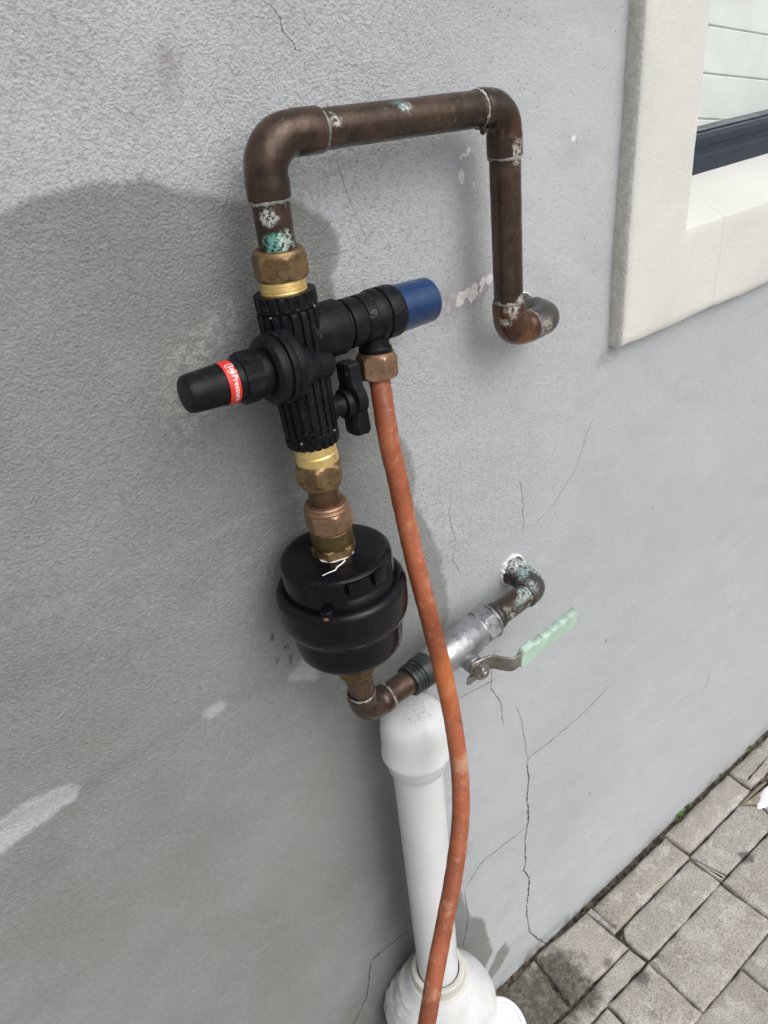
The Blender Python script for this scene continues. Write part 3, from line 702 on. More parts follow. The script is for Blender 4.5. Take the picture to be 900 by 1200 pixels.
# crumbs of grit in the joint
gv, gf = [], []
for k in range(110):
    x = random.uniform(.50, 1.25); y = random.uniform(-.013, .000); r = random.uniform(.0008, .0026)
    b = len(gv); c = Vector((x, y, -.005 + r))
    for dv in ((1, 0, 0), (-1, 0, 0), (0, 1, 0), (0, -1, 0), (0, 0, 1), (0, 0, -1)): gv.append(c + Vector(dv) * r * random.uniform(.6, 1.2))
    for t in ((0, 2, 4), (2, 1, 4), (1, 3, 4), (3, 0, 4), (2, 0, 5), (1, 2, 5), (3, 1, 5), (0, 3, 5)): gf.append(tuple(b + q for q in t))
grit = mesh_obj('grit', gv, gf, M['soil'], None, 0); grit['kind'] = 'stuff'; grit['label'] = 'loose grit in the joint between wall and paving'; grit['category'] = 'grit'

# ================================================================== WINDOW
WX0, WX1, WZ0, WZ1 = .620, 1.95, 1.0135, 2.20
win = thing('window', 'window with raised off-white plaster surround and slate blue frame', 'window', (WX0, 0, WZ0))
def build_surround():
    prof = [(0, .004), (0, -.004), (0, -.010), (.0008, -.0145), (.003, -.0165), (.010, -.0168), (.030, -.0168), (.055, -.0168), (.078, -.0168), (.089, -.0168), (.0925, -.0160), (.0945, -.012), (.0952, -.004), (.0955, .02), (.0955, .060), (.0955, .10)]
    cor = [(WX0, WZ0, 1, 1), (WX1, WZ0, -1, 1), (WX1, WZ1, -1, -1), (WX0, WZ1, 1, -1)]
    st = []
    for i in range(4):
        a, b = cor[i], cor[(i + 1) % 4]; n = 150 if i in (0, 3) else 40
        if i == 1: n = 30
        for k in range(n): s = k / n; st.append(([a[0] + (b[0] - a[0]) * s, a[1] + (b[1] - a[1]) * s], [a[2] + (b[2] - a[2]) * s, a[3] + (b[3] - a[3]) * s], i, s))
    vs, fs = [], []; m = len(prof)
    for (p, dr, side, s) in st:
        for (u, y) in prof:
            x, z = p[0] + dr[0] * u * (.976 if abs(dr[0]) < 2 else 1), p[1] + dr[1] * u * 1.035
            if y > -.012 and u > .09 and dr[1] > 0: z += (y + .012) * .43 * max(0, dr[1])      # sloping sill
            q = Vector((x, y, z)); nz = .0011 * mn.noise(q * 28) + .0005 * mn.noise(q * 95)
            e = .0013 * mn.noise(Vector((x * 22, z * 22, 5))) if u < .004 else 0
            vs.append((x + nz * .6 + e, y + nz, z + nz * .6 + e))
    n = len(st)
    for i in range(n):
        for j in range(m - 1): i2 = (i + 1) % n; fs.append((i * m + j, i * m + j + 1, i2 * m + j + 1, i2 * m + j))
    return mesh_obj('surround', vs, fs, M['render'], win, 45)
build_surround()
# aluminium frame: bottom rail with its grooves, jambs and head
def bar(name, prof, p0, p1, mat, parent):          # extrude a (y, z) profile along x
    vs, fs = [], []; n = len(prof)
    for P in (p0, p1):
        for (y_, z_) in prof: vs.append((P, y_, z_))
    for i in range(n): fs.append((i, (i + 1) % n, n + (i + 1) % n, n + i))
    fs.append(tuple(range(n))); fs.append(tuple(reversed(range(n, 2 * n))))
    return mesh_obj(name, vs, fs, mat, parent, 25)
zb = 1.1370
fr = bar('frame_rail', [(.050, zb - .02), (.050, zb + .018), (.053, zb + .021), (.053, zb + .028), (.050, zb + .030), (.050, zb + .037), (.054, zb + .041), (.066, zb + .040), (.066, zb + .042), (.078, zb + .042), (.090, zb + .042), (.090, zb - .02)], .708, 1.86, M['frame'], win)
for nm, x0, x1 in (('frame_jamb', .7125, .755), ('frame_jamb', 1.815, 1.855)):
    box(nm, ((x0 + x1) / 2, .070, 1.645), (1, 0, 0), (0, 1, 0), (0, 0, 1), x1 - x0, .040, .924, M['frame'], win, .002)
box('frame_head', (1.285, .070, 2.08), (1, 0, 0), (0, 1, 0), (0, 0, 1), 1.058, .040, .05, M['frame'], win, .002)
box('pane', (1.285, .0715, 1.618), (1, 0, 0), (0, 1, 0), (0, 0, 1), 1.056, .004, .868, M['glass'], win, 0)
sh = thing('blind', 'white slatted blind hanging askew behind the window glass', 'blind', (.80, .095, 2.0))
bdir = Vector((1, 0, -.15)).normalized()
for k in range(22):
    c = Vector((.867, .0955, 1.2335 + .0455 * (k - 3) + .02275)) + bdir * .45
    box('slat', c, bdir, Vector((0, 1, 0)), bdir.cross(Vector((0, 1, 0))), 1.10, .006, .0440, M['boards'], sh, .0012, 1)

# ================================================================== UPPER COPPER PIPE
RP = .0116
uN, uL, uR, uD, uE = V((.2415, -.037, 1.193)), V((.2418, -.036, 1.2576)), V((.4388, -.036, 1.2508)), V((.4432, -.036, 1.0839)), V((.4935, -.036, 1.0847))
uW = uE + Vector((0, .06, .0))
cp = thing('copper_pipe', 'brown copper pipe looping over the valve and back down into the wall', 'pipe', uW)
ra, rb = toward(uL, uR, .036), toward(uR, uL, .022)
tube('pipe_run', [lerp(ra, rb, i / 12) for i in range(13)], RP + .0002, M['copper'], cp, 40, True, .0001)
tube('pipe_run', [lerp(toward(uL, uN, .026), uN + Vector((0, 0, -.004)), i / 6) for i in range(7)], RP, M['copper'], cp, 40, True, .0001)
tube('pipe_run', [lerp(toward(uR, uD, .024), toward(uD, uR, .022), i / 12) for i in range(13)], RP, M['copper'], cp, 40, True, .0001)
elbow(uN, uL, uR, .0205, .0335, .040, RP, .0133, M['elbow'], cp, .0006)
elbow(uL, uR, uD, .0175, .0245, .0325, RP, .0131, M['elbow'], cp, .0003)
elbow(uR, uD, uE, .0165, .0265, .0245, RP, .0133, M['elbow_orange'], cp, .0005)
elbow(uD, uE, uW, .0150, .0262, .0215, RP, .0130, M['elbow_grey'], cp, .0006)
tube('wall_stub', [uE + Vector((0, .018, 0)), uE + Vector((0, .05, 0))], RP, M['elbow_grey'], cp, 32)
for c, d, sd_ in ((toward(uL, uN, .0340), (0, 0, 1), 1), (toward(uL, uR, .0405), (1, 0, 0), 2), (toward(uR, uL, .0252), (1, 0, 0), 3), (toward(uR, uD, .0330), (0, 0, 1), 4), (toward(uD, uR, .0272), (0, 0, 1), 5)):
    solder(c, d, RP + .0006, M['solder'], cp, .0013, sd_)
solder(toward(uD, uE, .0245), (1, 0, 0), RP + .0012, M['solder'], cp, .0011, 6)
o_s = solder(V((uE.x, -.0005, uE.z)), (0, 1, 0), RP + .0025, M['patch'], cp, .0026, 12); o_s.name = 'sealant'
blobz = surf('solder_drip', toward(uR, uL, .0262) + Vector((0, -.006, -.010)), toward(uR, uL, .0262) + Vector((0, -.006, -.0165)), [(0, 2.2), (2.5, 2.4), (4.2, 2.0), (5.6, 1.1), (6.1, 0.01)], M['elbow'], cp, 16)

# ================================================================== PRESSURE VALVE
bt, bb = V((.2405, -.038, 1.1696)), V((.2414, -.0437, 1.0645))
va = thing('pressure_valve', 'black plastic pressure control valve with blue cap and red banded black cap', 'valve', bt)
nb, nt = V((.2408, -.0375, 1.1775)), V((.2413, -.037, 1.1935))
nut('compression_nut', nt, nb, 17.9, M['brass_old'], va, .25, 2.6, 12.2)
surf('nut_collar', nt + Vector((0, 0, .0022)), nt - Vector((0, 0, .002)), rounded([(0, 11.7), (.0, 15.2), (2.2, 16.2), (4, 16.2)], .8), M['brass_old'], va, 64)
surf('brass_neck', nb, bt - Vector((0, 0, .003)), [(0, 13.6), (.6, 14.6), (2.4, 14.7), (2.9, 14.1), (3.6, 14.1), (4.1, 14.8), (6.0, 14.9), (6.6, 14.4), (7.2, 14.9), (12, 14.9)], M['brass_new'], va, 64, smooth=20)
def rib(th, t, r):
    t = t / .95; k = 20; ph = (th * k / (2 * math.pi)) % 1.0
    s = 1.0 if .22 < ph < .78 else 0.0
    if .14 < ph <= .22: s = (ph - .14) / .08
    if .78 <= ph < .86: s = (.86 - ph) / .08
    if t < 9.0: return r - (1 - s) * 1.0 if t > .5 else r
    if 12.5 < t < 101: return r - 1.0 + s * 1.7
    if t > 104: return r - (1 - s) * 1.5
    return r
pf = [(0, 15), (0, 19.6), (.6, 20.2), (5.0, 20.2), (8.5, 20.1), (9.6, 20.0), (9.9, 18.6), (11, 18.6), (11.4, 19.6), (13, 19.6)]
pf += [(t, 19.6 - (t - 13) * .017) for t in (16, 30, 50, 70, 90, 99)] + [(100.5, 18.1), (101.5, 18.3), (102.5, 17.6), (104, 17.6), (104.6, 18.9), (108, 18.8), (110.2, 18.4), (110.8, 17.6), (110.8, 14)]
surf('valve_body', bt, bb, [(q_[0] * .95, q_[1]) for q_ in pf], M['valve'], va, 416, rib, smooth=40)
for t_, a_ in ((67, .30), (67, .62), (92, .22), (92, .50)):
    o_, ax, e1, e2, L_ = frame(bt, bb); n_ = (e1 * math.cos(-a_ + .5) + e2 * math.sin(-a_ + .5)); box('body_mark', o_ + ax * t_ * .001 + n_ * .0193, n_, n_.cross(ax), ax, .0012, .0042, .0018, M['valve'], va, .0003, 1)
# small bright pins on the rims
for (a, t, rr) in ((.62, 11.6, 20.0), (-1.0, 9.8, 20.2), (.45, 98, 19.2), (-.95, 95, 19.3)):
    o_, ax, e1, e2, L_ = frame(bt, bb); c = o_ + ax * t * .001 + (e1 * math.cos(a) + e2 * math.sin(a)) * rr * .001
    n_ = (e1 * math.cos(a) + e2 * math.sin(a)); surf('pin', c - n_ * .001, c + n_ * .0006, rounded([(0, .9), (1.2, .9), (1.5, .01)], .3), M['nickel_d'], va, 12)
# regulating head
ha, hf, hb = V((.1531, -.057, 1.1331)), V((.2065, -.057, 1.1307)), V((.2594, -.053, 1.1200))
_, hax, _, _, _ = frame(ha, hf)
surf('bonnet', hf, hf + hax * .05, rounded([(0, 12), (0, 19.2), (2.2, 21.8), (6.6, 22.4), (7.0, 20.3), (9.0, 20.3), (9.4, 22.6), (11.2, 23.2), (12.0, 21.9), (13.2, 21.9), (13.8, 22.8), (18.5, 22.6), (20.0, 21.6), (21.5, 17)], .5), M['valve'], va, 96)
surf('bonnet_boss', lerp(hf, hb, .30), hb, rounded([(0, 19.0), (6, 18.4), (13, 14.5), (19, 10.8), (24, 9.9), (31, 9.6), (34.2, 9.0), (35.6, 7.0), (36.0, .01)], 3.0), M['valve'], va, 64)
nut('bonnet_nut', ha + hax * .0355, ha + hax * .0475, 16.6, M['valve'], va, .35, 1.6, 10)
surf('bonnet_neck', ha + hax * .030, ha + hax * .0545, rounded([(0, 12.0), (1, 13.2), (5.0, 13.6), (5.2, 14.6), (24, 14.6)], .4), M['valve'], va, 64)
surf('adjuster_cap', ha, ha + hax * .035, rounded([(0, .01), (0, 10.6), (3, 11.7), (24.4, 12.75), (33.2, 12.9), (33.4, 11)], 1.6, 5), M['valve'], va, 72)
bandr = [(0, 12.9), (0, 13.02), (9.2, 13.12), (9.2, 12.9)]
band = surf('red_band', ha + hax * .0238, ha + hax * .0331, bandr, M['red'], va, 96, caps=False)
def wrap(name, s, size, th0, t0, p0, axis_p1, R, mat, parent, flip=1, bold=0.0, xs=1.0):
    """flat print wrapped round a cylinder, text running along the circumference, letter tops towards +axis"""
    vs, fs = text_mesh(s, size, bold); o_, a, e1, e2, L_ = frame(p0, axis_p1)
    out = []
    for v in vs:
        th = th0 + flip * v.x * xs / R; q = o_ + a * (t0 + v.y) + (e1 * math.cos(th) + e2 * math.sin(th)) * R
        out.append(q)
    return mesh_obj(name, out, fs, mat, parent, 0)
wrap('lettering', 'Pressure', .0050, -.26, .0269, ha, ha + hax, .01318, M['print'], band, 1, .0001)
wrap('lettering', '1m', .0052, -.80, .0272, ha, ha + hax, .01318, M['print'], band, 1, .00022)
# rounded outline of the logo on the red band
def rr_outline(th0, th1, t0, t1, R, w_, mat, parent):
    o_, a, e1, e2, L_ = frame(ha, ha + hax); pts = []; rc = .0014
    x0, x1 = th0 * R, th1 * R
    for (cx, cy, s0) in ((x1 - rc, t1 - rc, 0), (x0 + rc, t1 - rc, 90), (x0 + rc, t0 + rc, 180), (x1 - rc, t0 + rc, 270)):
        for k in range(6): q = math.radians(s0 + 18 * k); pts.append((cx, cy, math.cos(q), math.sin(q)))
    vs, fs = [], []; n = len(pts)
    for off in (rc, rc - w_):
        for (cx, cy, c, s) in pts:
            th = (cx + c * off) / R; vs.append(o_ + a * (cy + s * off) + (e1 * math.cos(th) + e2 * math.sin(th)) * R)
    for i in range(n): fs.append((i, (i + 1) % n, n + (i + 1) % n, n + i))
    return mesh_obj('logo', vs, fs, mat, parent, 0)
rr_outline(-.88, -.36, .0256, .0316, .01318, .0005, M['print'], band)
# relief arm to the right
ai, ae = V((.2425, -.040, 1.1381)), V((.3525, -.040, 1.1352)); _, aax, _, _, _ = frame(ai, ae)
surf('relief_body', ai, ae, rounded([(0, 10), (0, 17), (6, 18), (17, 18.6), (32.5, 18.6), (34, 17.8), (35, 15.0), (37, 15.0), (37.5, 16.4), (38.6, 17.0), (47, 17.0), (47.5, 15.8), (49, 15.8), (49.5, 17.0), (58.5, 17.0), (61.5, 18.2), (65.5, 18.4), (66.0, 16.6), (67.8, 16.6), (68.4, 18.4), (78.5, 18.4), (81.2, 17.6), (81.6, 14)], .5), M['valve'], va, 96)
surf('blue_cap', ai + aax * .081, ai + aax * .1115, rounded([(0, 15), (0, 16.8), (1, 16.8), (31.5, 15.9), (33.2, 14.6), (33.4, .01)], 1.2, 4), M['blue'], va, 72)
tt, tb = V((.3056, -.040, 1.1330)), V((.3026, -.043, 1.1115))
surf('relief_outlet', tt, tb, rounded([(0, 12), (12, 10.6), (16.5, 10.3), (17.2, 11.6), (19.5, 12.1), (21.8, 11.6), (22, 9)], .6), M['valve'], va, 64)
nut('outlet_nut', V((.3026, -.0432, 1.1105)), V((.3010, -.0450, 1.0940)), 15.2, M['brass_pink'], va, .42, 2.0, 8.4)
surf('nut_washer', V((.3028, -.0431, 1.1122)), V((.3026, -.0433, 1.1100)), [(0, 12.4), (0, 13), (2.2, 13.2), (2.2, 12)], M['brass_pink'], va, 48)
wrap('embossing', '(9', .0075, .12,   .0505, ai, ae, .01712, M['emboss'], va, -1, .0002)
# isolating handle
ic = V((.2583, -.042, 1.0833)); ih = V((.2770, -.043, 1.0822)); bd = (bb - bt).normalized(); hx_ = (ih - ic).normalized()
surf('handle_stem', ic, ih + hx_ * .006, rounded([(0, 9), (4, 9), (4.2, 7.5), (11, 7.5), (11.2, 10.8), (22, 10.6), (23.5, 9.2), (24.4, .01)], .7), M['valve'], va, 48)
T0, T1 = V((.2800, -.040, 1.1105)), V((.2795, -.045, 1.0590)); td = (T1 - T0).normalized(); ty = td.cross(hx_).normalized()
# handle: a waisted bar, thicker at the hub
def handle_mesh():
    secs = [(0, .0078, .0105), (.0015, .0090, .0120), (.012, .0092, .0118), (.0165, .0080, .0132), (.020, .0075, .0185), (.0255, .0078, .0205), (.031, .0078, .0185), (.0345, .0085, .0135), (.040, .0098, .0122), (.0500, .0100, .0118), (.0525, .0085, .0095)]
    vs, fs = [], []; n = 16
    for (t, wx, wy) in secs:
        for k in range(n):
            a = 2 * math.pi * (k + .5) / n; c, s = math.cos(a), math.sin(a); p = 7.0
            m = (abs(c) ** p + abs(s) ** p) ** (-1 / p)
            vs.append(T0 + td * t + hx_ * (wx * .72 * c * m) + ty * (wy * .72 * s * m))
    for i in range(len(secs) - 1):
        for k in range(n): fs.append((i * n + k, i * n + (k + 1) % n, (i + 1) * n + (k + 1) % n, (i + 1) * n + k))
    fs.append(tuple(reversed(range(n)))); fs.append(tuple((len(secs) - 1) * n + k for k in range(n)))
    return mesh_obj('shutoff_handle', vs, fs, M['valve'], va, 30)
handle_mesh()
# lower union of the valve
l0, l1, l2, l3 = V((.2415, -.0437, 1.0650)), V((.2418, -.0450, 1.0490)), V((.2412, -.046, 1.0330)), V((.2411, -.0462, 1.0300))
surf('brass_neck', l0, l1, [(0, 14.2), (4, 15.0), (7, 15.0), (8, 14.4), (9, 15.2), (15, 15.2), (17, 15)], M['brass_new'], va, 64, smooth=20)
nut('compression_nut', l1 + Vector((0, 0, .002)), l2, 18.2, M['brass_old'], va, .9, 4.2, 12.6)
surf('nut_collar', l2 + Vector((0, 0, .003)), l3 - Vector((0, 0, .001)), rounded([(0, 15), (1.5, 15.3), (4.5, 14.6), (6.5, 11.6)], .8), M['brass_old'], va, 64)

# ================================================================== FILTER
ft, fb = V((.2417, -.0495, .973)), V((.2417, -.0545, .8626))
ft = ft + Vector((0, 0, .0015))
fi = thing('water_filter', 'round glossy black inline filter housing hanging below the valve', 'filter', fb)
tube('pipe_run', [lerp(V((.2411, -.0462, 1.033)), V((.2420, -.0472, 1.010)), i / 4) for i in range(5)], .0114, m_copper('warm_copper_pipe', (.085, .047, .028), (.15, .085, .048)), fi, 40)
c0, c1, c2 = V((.2420, -.0468, 1.0170)), V((.2414, -.048, .9930)), V((.2417, -.0492, .9760))
_, cax, _, _, _ = frame(c0, c2)
surf('nut_collar', c0, c1, rounded([(0, 11.8), (0, 15.2), (1.8, 16.2), (2.2, 15.6), (3.2, 15.6), (3.8, 17.0), (5.2, 17.2), (6, 16)], .5), M['brass_pink'], fi, 64)
nut('compression_nut', c0 + cax * .0050, c0 + cax * .0225, 18.0, M['brass_pink'], fi, .3, 3.0, 13)
surf('adaptor', c0 + cax * .0220, c2, rounded([(0, 15.4), (.5, 16.0), (12.5, 16.0), (13, 15.6), (14, 15.6)], .4), M['brass_green'], fi, 64)
nut('adaptor_hex', c0 + cax * .0345, c0 + cax * .0440, 17.6, M['brass_old'], fi, .75, 2.2, 13)
# white thread tape: collar and a loose frayed end
surf('thread_tape', c0 + cax * .0420, c0 + cax * .0462, [(0, 14), (.2, 17.0), (2.4, 17.4), (4.2, 17.2), (4.2, 13)], M['tape'], fi, 64, lambda th, t, r: r + .35 * math.sin(th * 5 + t) + .25 * math.sin(th * 11))
_, fax, fe1, fe2, fL = frame(ft, fb); fe2 = -fe2
def fpt(t, r, a): return ft + fax * (t * .001) + (fe1 * math.cos(a) + fe2 * math.sin(a)) * (r * .001)
tube('tape_end', spline([fpt(-.2, 15.5, .35), fpt(-.5, 18.5, .32), fpt(-.4, 21.5, .12), fpt(-.4, 24, -.02), fpt(-.5, 27.5, -.08), fpt(-.4, 30, -.24), fpt(-.3, 33.5, -.36)], 5), [.0007 * (1 - .02 * i) for i in range(31)], M['tape'], fi, 8)
fprof = [(-.6, 10), (-.6, 17), (-.4, 19), (-.2, 30), (0, 37.5), (.9, 40.6), (2.6, 42.2), (6, 42.9), (18, 43.1), (25.0, 43.2), (26.6, 43.4), (25.8, 45.0), (26.2, 47.2), (27.4, 49.2), (29.5, 50.5), (32, 51.2), (44, 51.3), (50, 50.9), (55, 49.6), (59, 47.2), (61.0, 45.2), (62.0, 44.2), (66, 44.0), (78, 43.4), (85, 42.2), (89, 39.4), (92, 36.0), (94.5, 30), (96, 20), (96.3, 12)]
def fr_(th, t, r):
    a = -((th + math.pi) % (2 * math.pi) - math.pi)
    # scalloped gripping recess on the shoulder at the front right
    if 3 < t < 23 and .00 < a < 1.15: return r - 2.6 * min(1, (a) / .10, (1.15 - a) / .10) * min(1, (t - 3) / 3, (23 - t) / 4)
    if 3 < t < 23 and 2.2 < a < 3.0: return r - 2.0 * min(1, (a - 2.2) / .1, (3.0 - a) / .1)
    return r
dense = []
for i in range(len(fprof) - 1):
    (t0, r0), (t1, r1) = fprof[i], fprof[i + 1]; k = max(1, int(abs(t1 - t0) / 2))
    for j in range(k): dense.append((t0 + (t1 - t0) * j / k, r0 + (r1 - r0) * j / k))
dense.append(fprof[-1])
surf('housing', ft, fb, dense, M['filter'], fi, 160, fr_, smooth=50)
for a in (.22, .72):
    c = fpt(9, 42.2, a); rr_ = (fe1 * math.cos(a) + fe2 * math.sin(a)); box('housing_tab', c, rr_, rr_.cross(fax), fax, .004, .010, .011, M['filter'], fi, .0012)
a = -.30; rr_ = (fe1 * math.cos(a) + fe2 * math.sin(a))
surf('screw_lug', fpt(21, 45.2, a), fpt(33, 46.2, a), rounded([(0, 3.4), (.1, 5.2), (11, 5.2), (12, 4)], .8), M['filter'], fi, 32)
surf('screw', fpt(26.5, 49.0, a), fpt(26.5, 51.4, a), rounded([(0, 2.2), (1.6, 2.2), (2.2, .01)], .5), M['rust'], fi, 16)
a = -.14; rr_ = (fe1 * math.cos(a) + fe2 * math.sin(a))

# ================================================================== LOWER COPPER PIPE AND BALL VALVE
RL = .0113
q0, q1 = V((.2418, -.0540, .8760)), V((.2421, -.055, .8424)); le = V((.2451, -.0555, .8063)); bva, bvb, lc = V((.3067, -.051, .8045)), V((.4080, -.0425, .8054)), V((.4795, -.037, .8046)); lw = lc + Vector((0, .06, .003))
lp = thing('copper_pipe', 'stained copper pipe from the low wall elbow through the lever valve to the filter', 'pipe', lw)
nut('inlet_nut', q0 - Vector((0, 0, .006)), q0 - Vector((0, 0, .0190)), 17.4, M['brass_green'], lp, .2, 2.0, 11)
surf('inlet_collar', q0 - Vector((0, 0, .018)), q0 - Vector((0, 0, .0250)), rounded([(0, 15.5), (3.5, 14.8), (7, 12)], .8), M['brass_green'], lp, 48)
tube('pipe_run', [lerp(q0, toward(le, q0, .018), i / 4) for i in range(5)], RL, M['copper_low'], lp, 40)
elbow(q1, le, bva, .0165, .0225, .0240, RL, .0130, M['copper_low'], lp, .0004)
solder(toward(le, q1, .0230), (0, 0, 1), RL + .0006, M['solder'], lp, .0012, 8)
solder(toward(le, bva, .0245), (1, 0, 0), RL + .0008, M['solder'], lp, .0016, 9)
tube('pipe_run', [lerp(toward(le, bva, .018), bva, i / 4) for i in range(5)], RL, M['copper_low'], lp, 40)
_, bax, be1, be2, _ = frame(bva, bvb)
surf('threaded_nipple', bva - bax * .0115, bva + bax * .018, rounded([(0, 11.2), (0, 14.4), (2.5, 14.8), (3, 14.0), (4.4, 14.0), (4.8, 15.0), (6.4, 15.0), (6.8, 14.0), (8, 14.0), (8.4, 15.0), (10, 15.0), (10.4, 14.2), (12, 14.2), (12.4, 15.4), (22, 15.6), (28, 15.6)], .3), M['dark_nip'], lp, 64)
ta = (lc - bvb).normalized()
surf('threaded_nipple', bvb - ta * .009, bvb + ta * .012, rounded([(0, 14.4), (7, 14.4), (9, 13.8), (13, 13.6), (15, 14.2), (19, 13.8), (19.3, 11)], .6), M['elbow_low'], lp, 64, lambda th, t, r: r + .5 * mn.noise(Vector((math.cos(th) * 3, math.sin(th) * 3, t * .4))))
tube('pipe_run', [lerp(bvb, toward(lc, bvb, .014), i / 8) for i in range(9)], .0121, M['copper_low'], lp, 40, True, .0002)
elbow(bvb, lc, lw, .0150, .0205, .0190, RL, .0138, M['elbow_low'], lp, .0004)
surf('threaded_nipple', lc + Vector((0, .016, .001)), lc + Vector((0, .040, .002)), [(0, 13.6)] + [(1 + i * 1.1, 14.2 if i % 2 else 12.9) for i in range(20)], M['elbow_low'], lp, 56, lambda th, t, r: r + .4 * mn.noise(Vector((math.cos(th) * 3, math.sin(th) * 3, t * .3))))
o_s = solder(V((lc.x, -.0005, lc.z + .003)), (0, 1, 0), .0165, M['patch'], lp, .0042, 21); o_s.name = 'sealant'
# ball valve
bvx = thing('ball_valve', 'nickel plated ball valve behind the orange hose with pale green lever', 'valve', (.3637, -.0460, .8035))
v0 = bva + bax * .013; 
_, vax, _, _, _ = frame(v0, bvb)
surf('valve_body', v0, bvb, rounded([(0, 14), (0, 16.4), (10, 16.6), (12, 17.0), (15, 15.4), (18, 16.2), (24, 17.8), (32, 19.0), (44, 19.4), (55, 18.8), (62, 17.4), (66, 16.6), (70, 16.8)], 1.5), M['nickel'], bvx, 80)
nut('valve_hex', v0 + vax * .0690, v0 + vax * .0850, 19.4, M['nickel'], bvx, .1, 1.6, 13)
surf('valve_lip', v0 + vax * .0848, v0 + vax * .0880, rounded([(0, 17.0), (0, 18.2), (2.2, 18.2), (3, 16), (3, 12)], .5), M['nickel'], bvx, 64)
wrap('size_mark', '20', .0078, -.52, .0315, v0, bvb, .01942, M['engrave'], bvx, 1, .0)
sb = V((.3595, -.0457, .7990)); sv = Vector((0, -.99015, -.14)); sw = Vector((0, -.14, .99015)); sx = Vector((1, 0, 0))
surf('stem_boss', sb + sv * .010, sb + sv * .026, rounded([(0, 9.6), (10, 9.3), (15.2, 9.1), (16, 7.5)], .8), M['nickel'], bvx, 48)
surf('stem', sb + sv * .0255, sb + sv * .0420, rounded([(0, 6.5), (.3, 7.6), (1.6, 7.6), (1.9, 6.2), (3, 6.2), (3.3, 7.9), (5.2, 7.9), (5.4, 4.3), (13.8, 4.3), (15, 3.6), (15, .01)], .3), M['steel'], bvx, 32)
nut('stem_nut', sb + sv * .0315, sb + sv * .0380, 8.2, M['nickel_d'], bvx, .3, 1.1, 3)
# travel stop tab
box('stop_tab', sb + sv * .0285 - sx * .0035 - sw * .0115, sx, sw, sv, .016, .010, .0030, M['steel'], bvx, .001)
# lever: steel strip with an S-bend, then a moulded grip with teeth along its upper edge
def strip(name, path, hw, th, mat, parent, teeth=None):
    vs, fs = [], []; m = len(path)
    for i, (x, L_) in enumerate(path):
        x0, L0 = path[max(i - 1, 0)]; x1, L1 = path[min(i + 1, m - 1)]
        t = (sx * (x1 - x0) + sv * (L1 - L0)).normalized(); n = t.cross(sw).normalized()
        c = sb + sx * x + sv * L_; wu = hw[i][0]; wd = hw[i][1]; hh = th / 2; b = min(.0008, hh * .6)
        up, dn = c + sw * wu, c - sw * wd
        vs += [up - n * (hh - b), up + n * (hh - b), up - sw * b + n * hh, dn + sw * b + n * hh, dn + n * (hh - b), dn - n * (hh - b), dn + sw * b - n * hh, up - sw * b - n * hh]
    for i in range(m - 1):
        for k in range(8): fs.append((i * 8 + k, i * 8 + (k + 1) % 8, (i + 1) * 8 + (k + 1) % 8, (i + 1) * 8 + k))
    fs.append(tuple(reversed(range(8)))); fs.append(tuple((m - 1) * 8 + k for k in range(8)))
    return mesh_obj(name, vs, fs, mat, parent, 45)
lpth, lhw = [], []
for i in range(21):
    x = -.008 + i * .0027; s = min(1, max(0, (x - .012) / .018)); s = s * s * (3 - 2 * s)
    lpth.append((x, .0300 - .0020 * (1 - min(1, max(0, (x + .005) / .015))) + .0165 * s)); ww = .0090 if x > .010 else .0100
    lhw.append((ww, ww))
strip('lever', lpth, lhw, .0024, M['steel'], bvx)
gp, gh = [], []
N = 92
for i in range(N):
    u = i / (N - 1); x = .0370 + u * .0850
    L_ = .0460 - .0060 * u
    tooth = 0
    if .20 < u < .97: ph = ((u - .20) / .77 * 5.0) % 1.0; tooth = .0046 * (math.sin(math.pi * ph) ** .6 if ph < .999 else 0)
    endr = .55 + .45 * min(1, (1 - u) / .03) if u > .97 else 1
    st_ = min(1, .4 + u / .06)
    gp.append((x, L_)); gh.append(((.0120 - tooth + .0006 * u) * endr * st_, (.0112 + .0012 * u) * endr * st_))
strip('lever_grip', gp, gh, .0070, M['mint'], bvx)

# ================================================================== ORANGE HOSE
HOSE = [(.3010, -.0450, 1.0975), (0.2992, -0.0500, 1.0860), (0.2957, -0.0562, 1.0700), (0.2933, -0.0618, 1.0500), (0.2929, -0.0683, 1.022), (0.2926, -0.0757, 0.9822), (0.2938, -0.0836, 0.9380), (0.2950, -0.0924, 0.8964), (0.2955, -0.1016, 0.8561), (0.2944, -0.111, 0.8145), (0.2905, -0.1209, 0.7752), (0.2829, -0.1313, 0.7422), (0.2706, -0.1420, 0.7140), (0.2531, -0.1535, 0.6890), (0.2324, -0.1650, 0.6620), (0.2076, -0.1779, 0.6320), (0.1852, -0.1903, 0.6020), (0.1663, -0.1996, 0.570), (.150, -.207, .53), (.137, -.213, .46), (.128, -.217, .36), (.122, -.22, .22), (.12, -.222, .09), (.13, -.235, .02), (.15, -.27, .0085), (.17, -.36, .0085)]
hp = spline(HOSE, 8)
hose = tube('hose', hp, [.0077] * len(hp), M['hose'], None, 32, True, .00035)
hose['label'] = 'orange-brown drain tube curving down from the valve in front of the white pipe'; hose['category'] = 'hose'

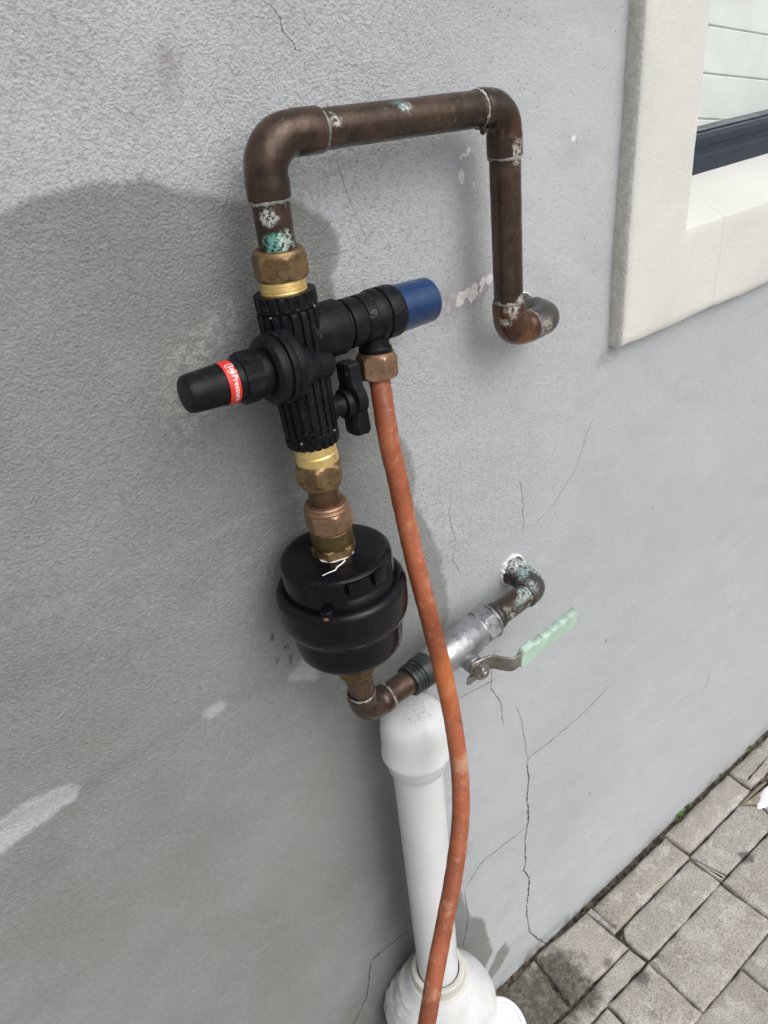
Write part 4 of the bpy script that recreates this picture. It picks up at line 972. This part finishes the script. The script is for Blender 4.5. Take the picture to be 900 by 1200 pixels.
# ================================================================== WHITE DRAIN PIPE
PX, PY = .2975, -.050
dp = thing('drain_pipe', 'white plastic vent pipe with domed cap standing against the wall', 'pipe', (PX, PY, .30))
surf('pipe_run', (PX - .0005, PY, .705), (PX, PY, .290), [(i * 415 / 20, 24.8) for i in range(21)], M['pvc'], dp, 64)
dome = [(0, .01), (.15, 5), (.8, 10), (2.0, 15), (4.0, 20), (7.0, 24.3), (11, 28), (16, 30.8), (22, 32.4), (30, 32.9), (54, 32.9), (56, 33.8), (60, 33.9), (61.5, 33.0), (62, 29.8), (63, 29.6), (78, 28.8), (80.2, 27.4), (80.2, 24.6)]
surf('cap', (PX + .0015, PY, .772), (PX - .0005, PY, .690), dome, M['pvc'], dp, 80, smooth=40)
df = thing('drain_fitting', 'white plastic drain fitting with round access cap at the wall foot', 'fitting', (PX, PY, 0))
surf('collar', (PX, PY, .322), (PX, PY, .200), rounded([(8, 25.6), (0, 26.4), (0, 31.5), (1.6, 33.0), (12, 33.3), (15, 34.0), (17, 37.5)], .8), M['cap'], df, 72, caps=False)
surf('gap_shade_ring', (PX, PY, .3175), (PX, PY, .312), [(0, 25.0), (0, 27.5), (4, 27.5)], M['black'], df, 64)  # black ring painting the shade in the gap between pipe and collar
def skirt(th, t, r):        # the left side is a torn lip against the wall
    a = (th + math.pi) % (2 * math.pi) - math.pi
    q = math.exp(-((a + 1.75) / .75) ** 2)
    return r + q * min(1, t / 20) * (16 + 3.0 * mn.noise(Vector((th * 5, t * .09, 2))) + 2.0 * mn.noise(Vector((th * 19, t * .3, 6))))
bp = [(0, 35.0), (3, 37.0)] + [(3 + 3 * i, 37 + 1.62 * i) for i in range(1, 21)] + [(65, 70.0), (68, 70.6), (72, 70.8)] + [(80 + 8 * i, 70.8) for i in range(0, 28)] + [(306, 70.8)]
def torn(th, t, r):         # the rim on the left is broken and ragged
    a = (th + math.pi) % (2 * math.pi) - math.pi
    k = max(0.0, math.sin((a - .7) / 2.3 * math.pi)) ** .6 if .7 < a < 3.0 else 0
    if t < 14: return r
    q = Vector((math.cos(th) * r * .02, math.sin(th) * r * .02, t * .10))
    return r + k * (3.2 + 3.2 * mn.noise(q * 1.1) + 2.6 * mn.noise(q * 2.9)) * min(1, (t - 14) / 8)
surf('fitting_body', (PX, PY, .3065), (PX, PY, 0), bp, M['pvc'], df, 180, torn, smooth=30)
bdx = Vector((.20, -.52, .83)).normalized(); bb0 = V((.336, -.122, .226)) - bdx * .120
surf('access_branch', bb0, bb0 + bdx, [(0, 42), (40, 42), (103, 38), (106, 38)], M['pvc'], df, 72)
cc = bb0 + bdx * .104
surf('access_cap', cc, cc + bdx, rounded([(0, 34), (0, 38.5), (14, 38.0), (16, 36.6), (16.2, 31), (14.2, 30), (14.0, .01)], 1.0), M['pvc'], df, 80)
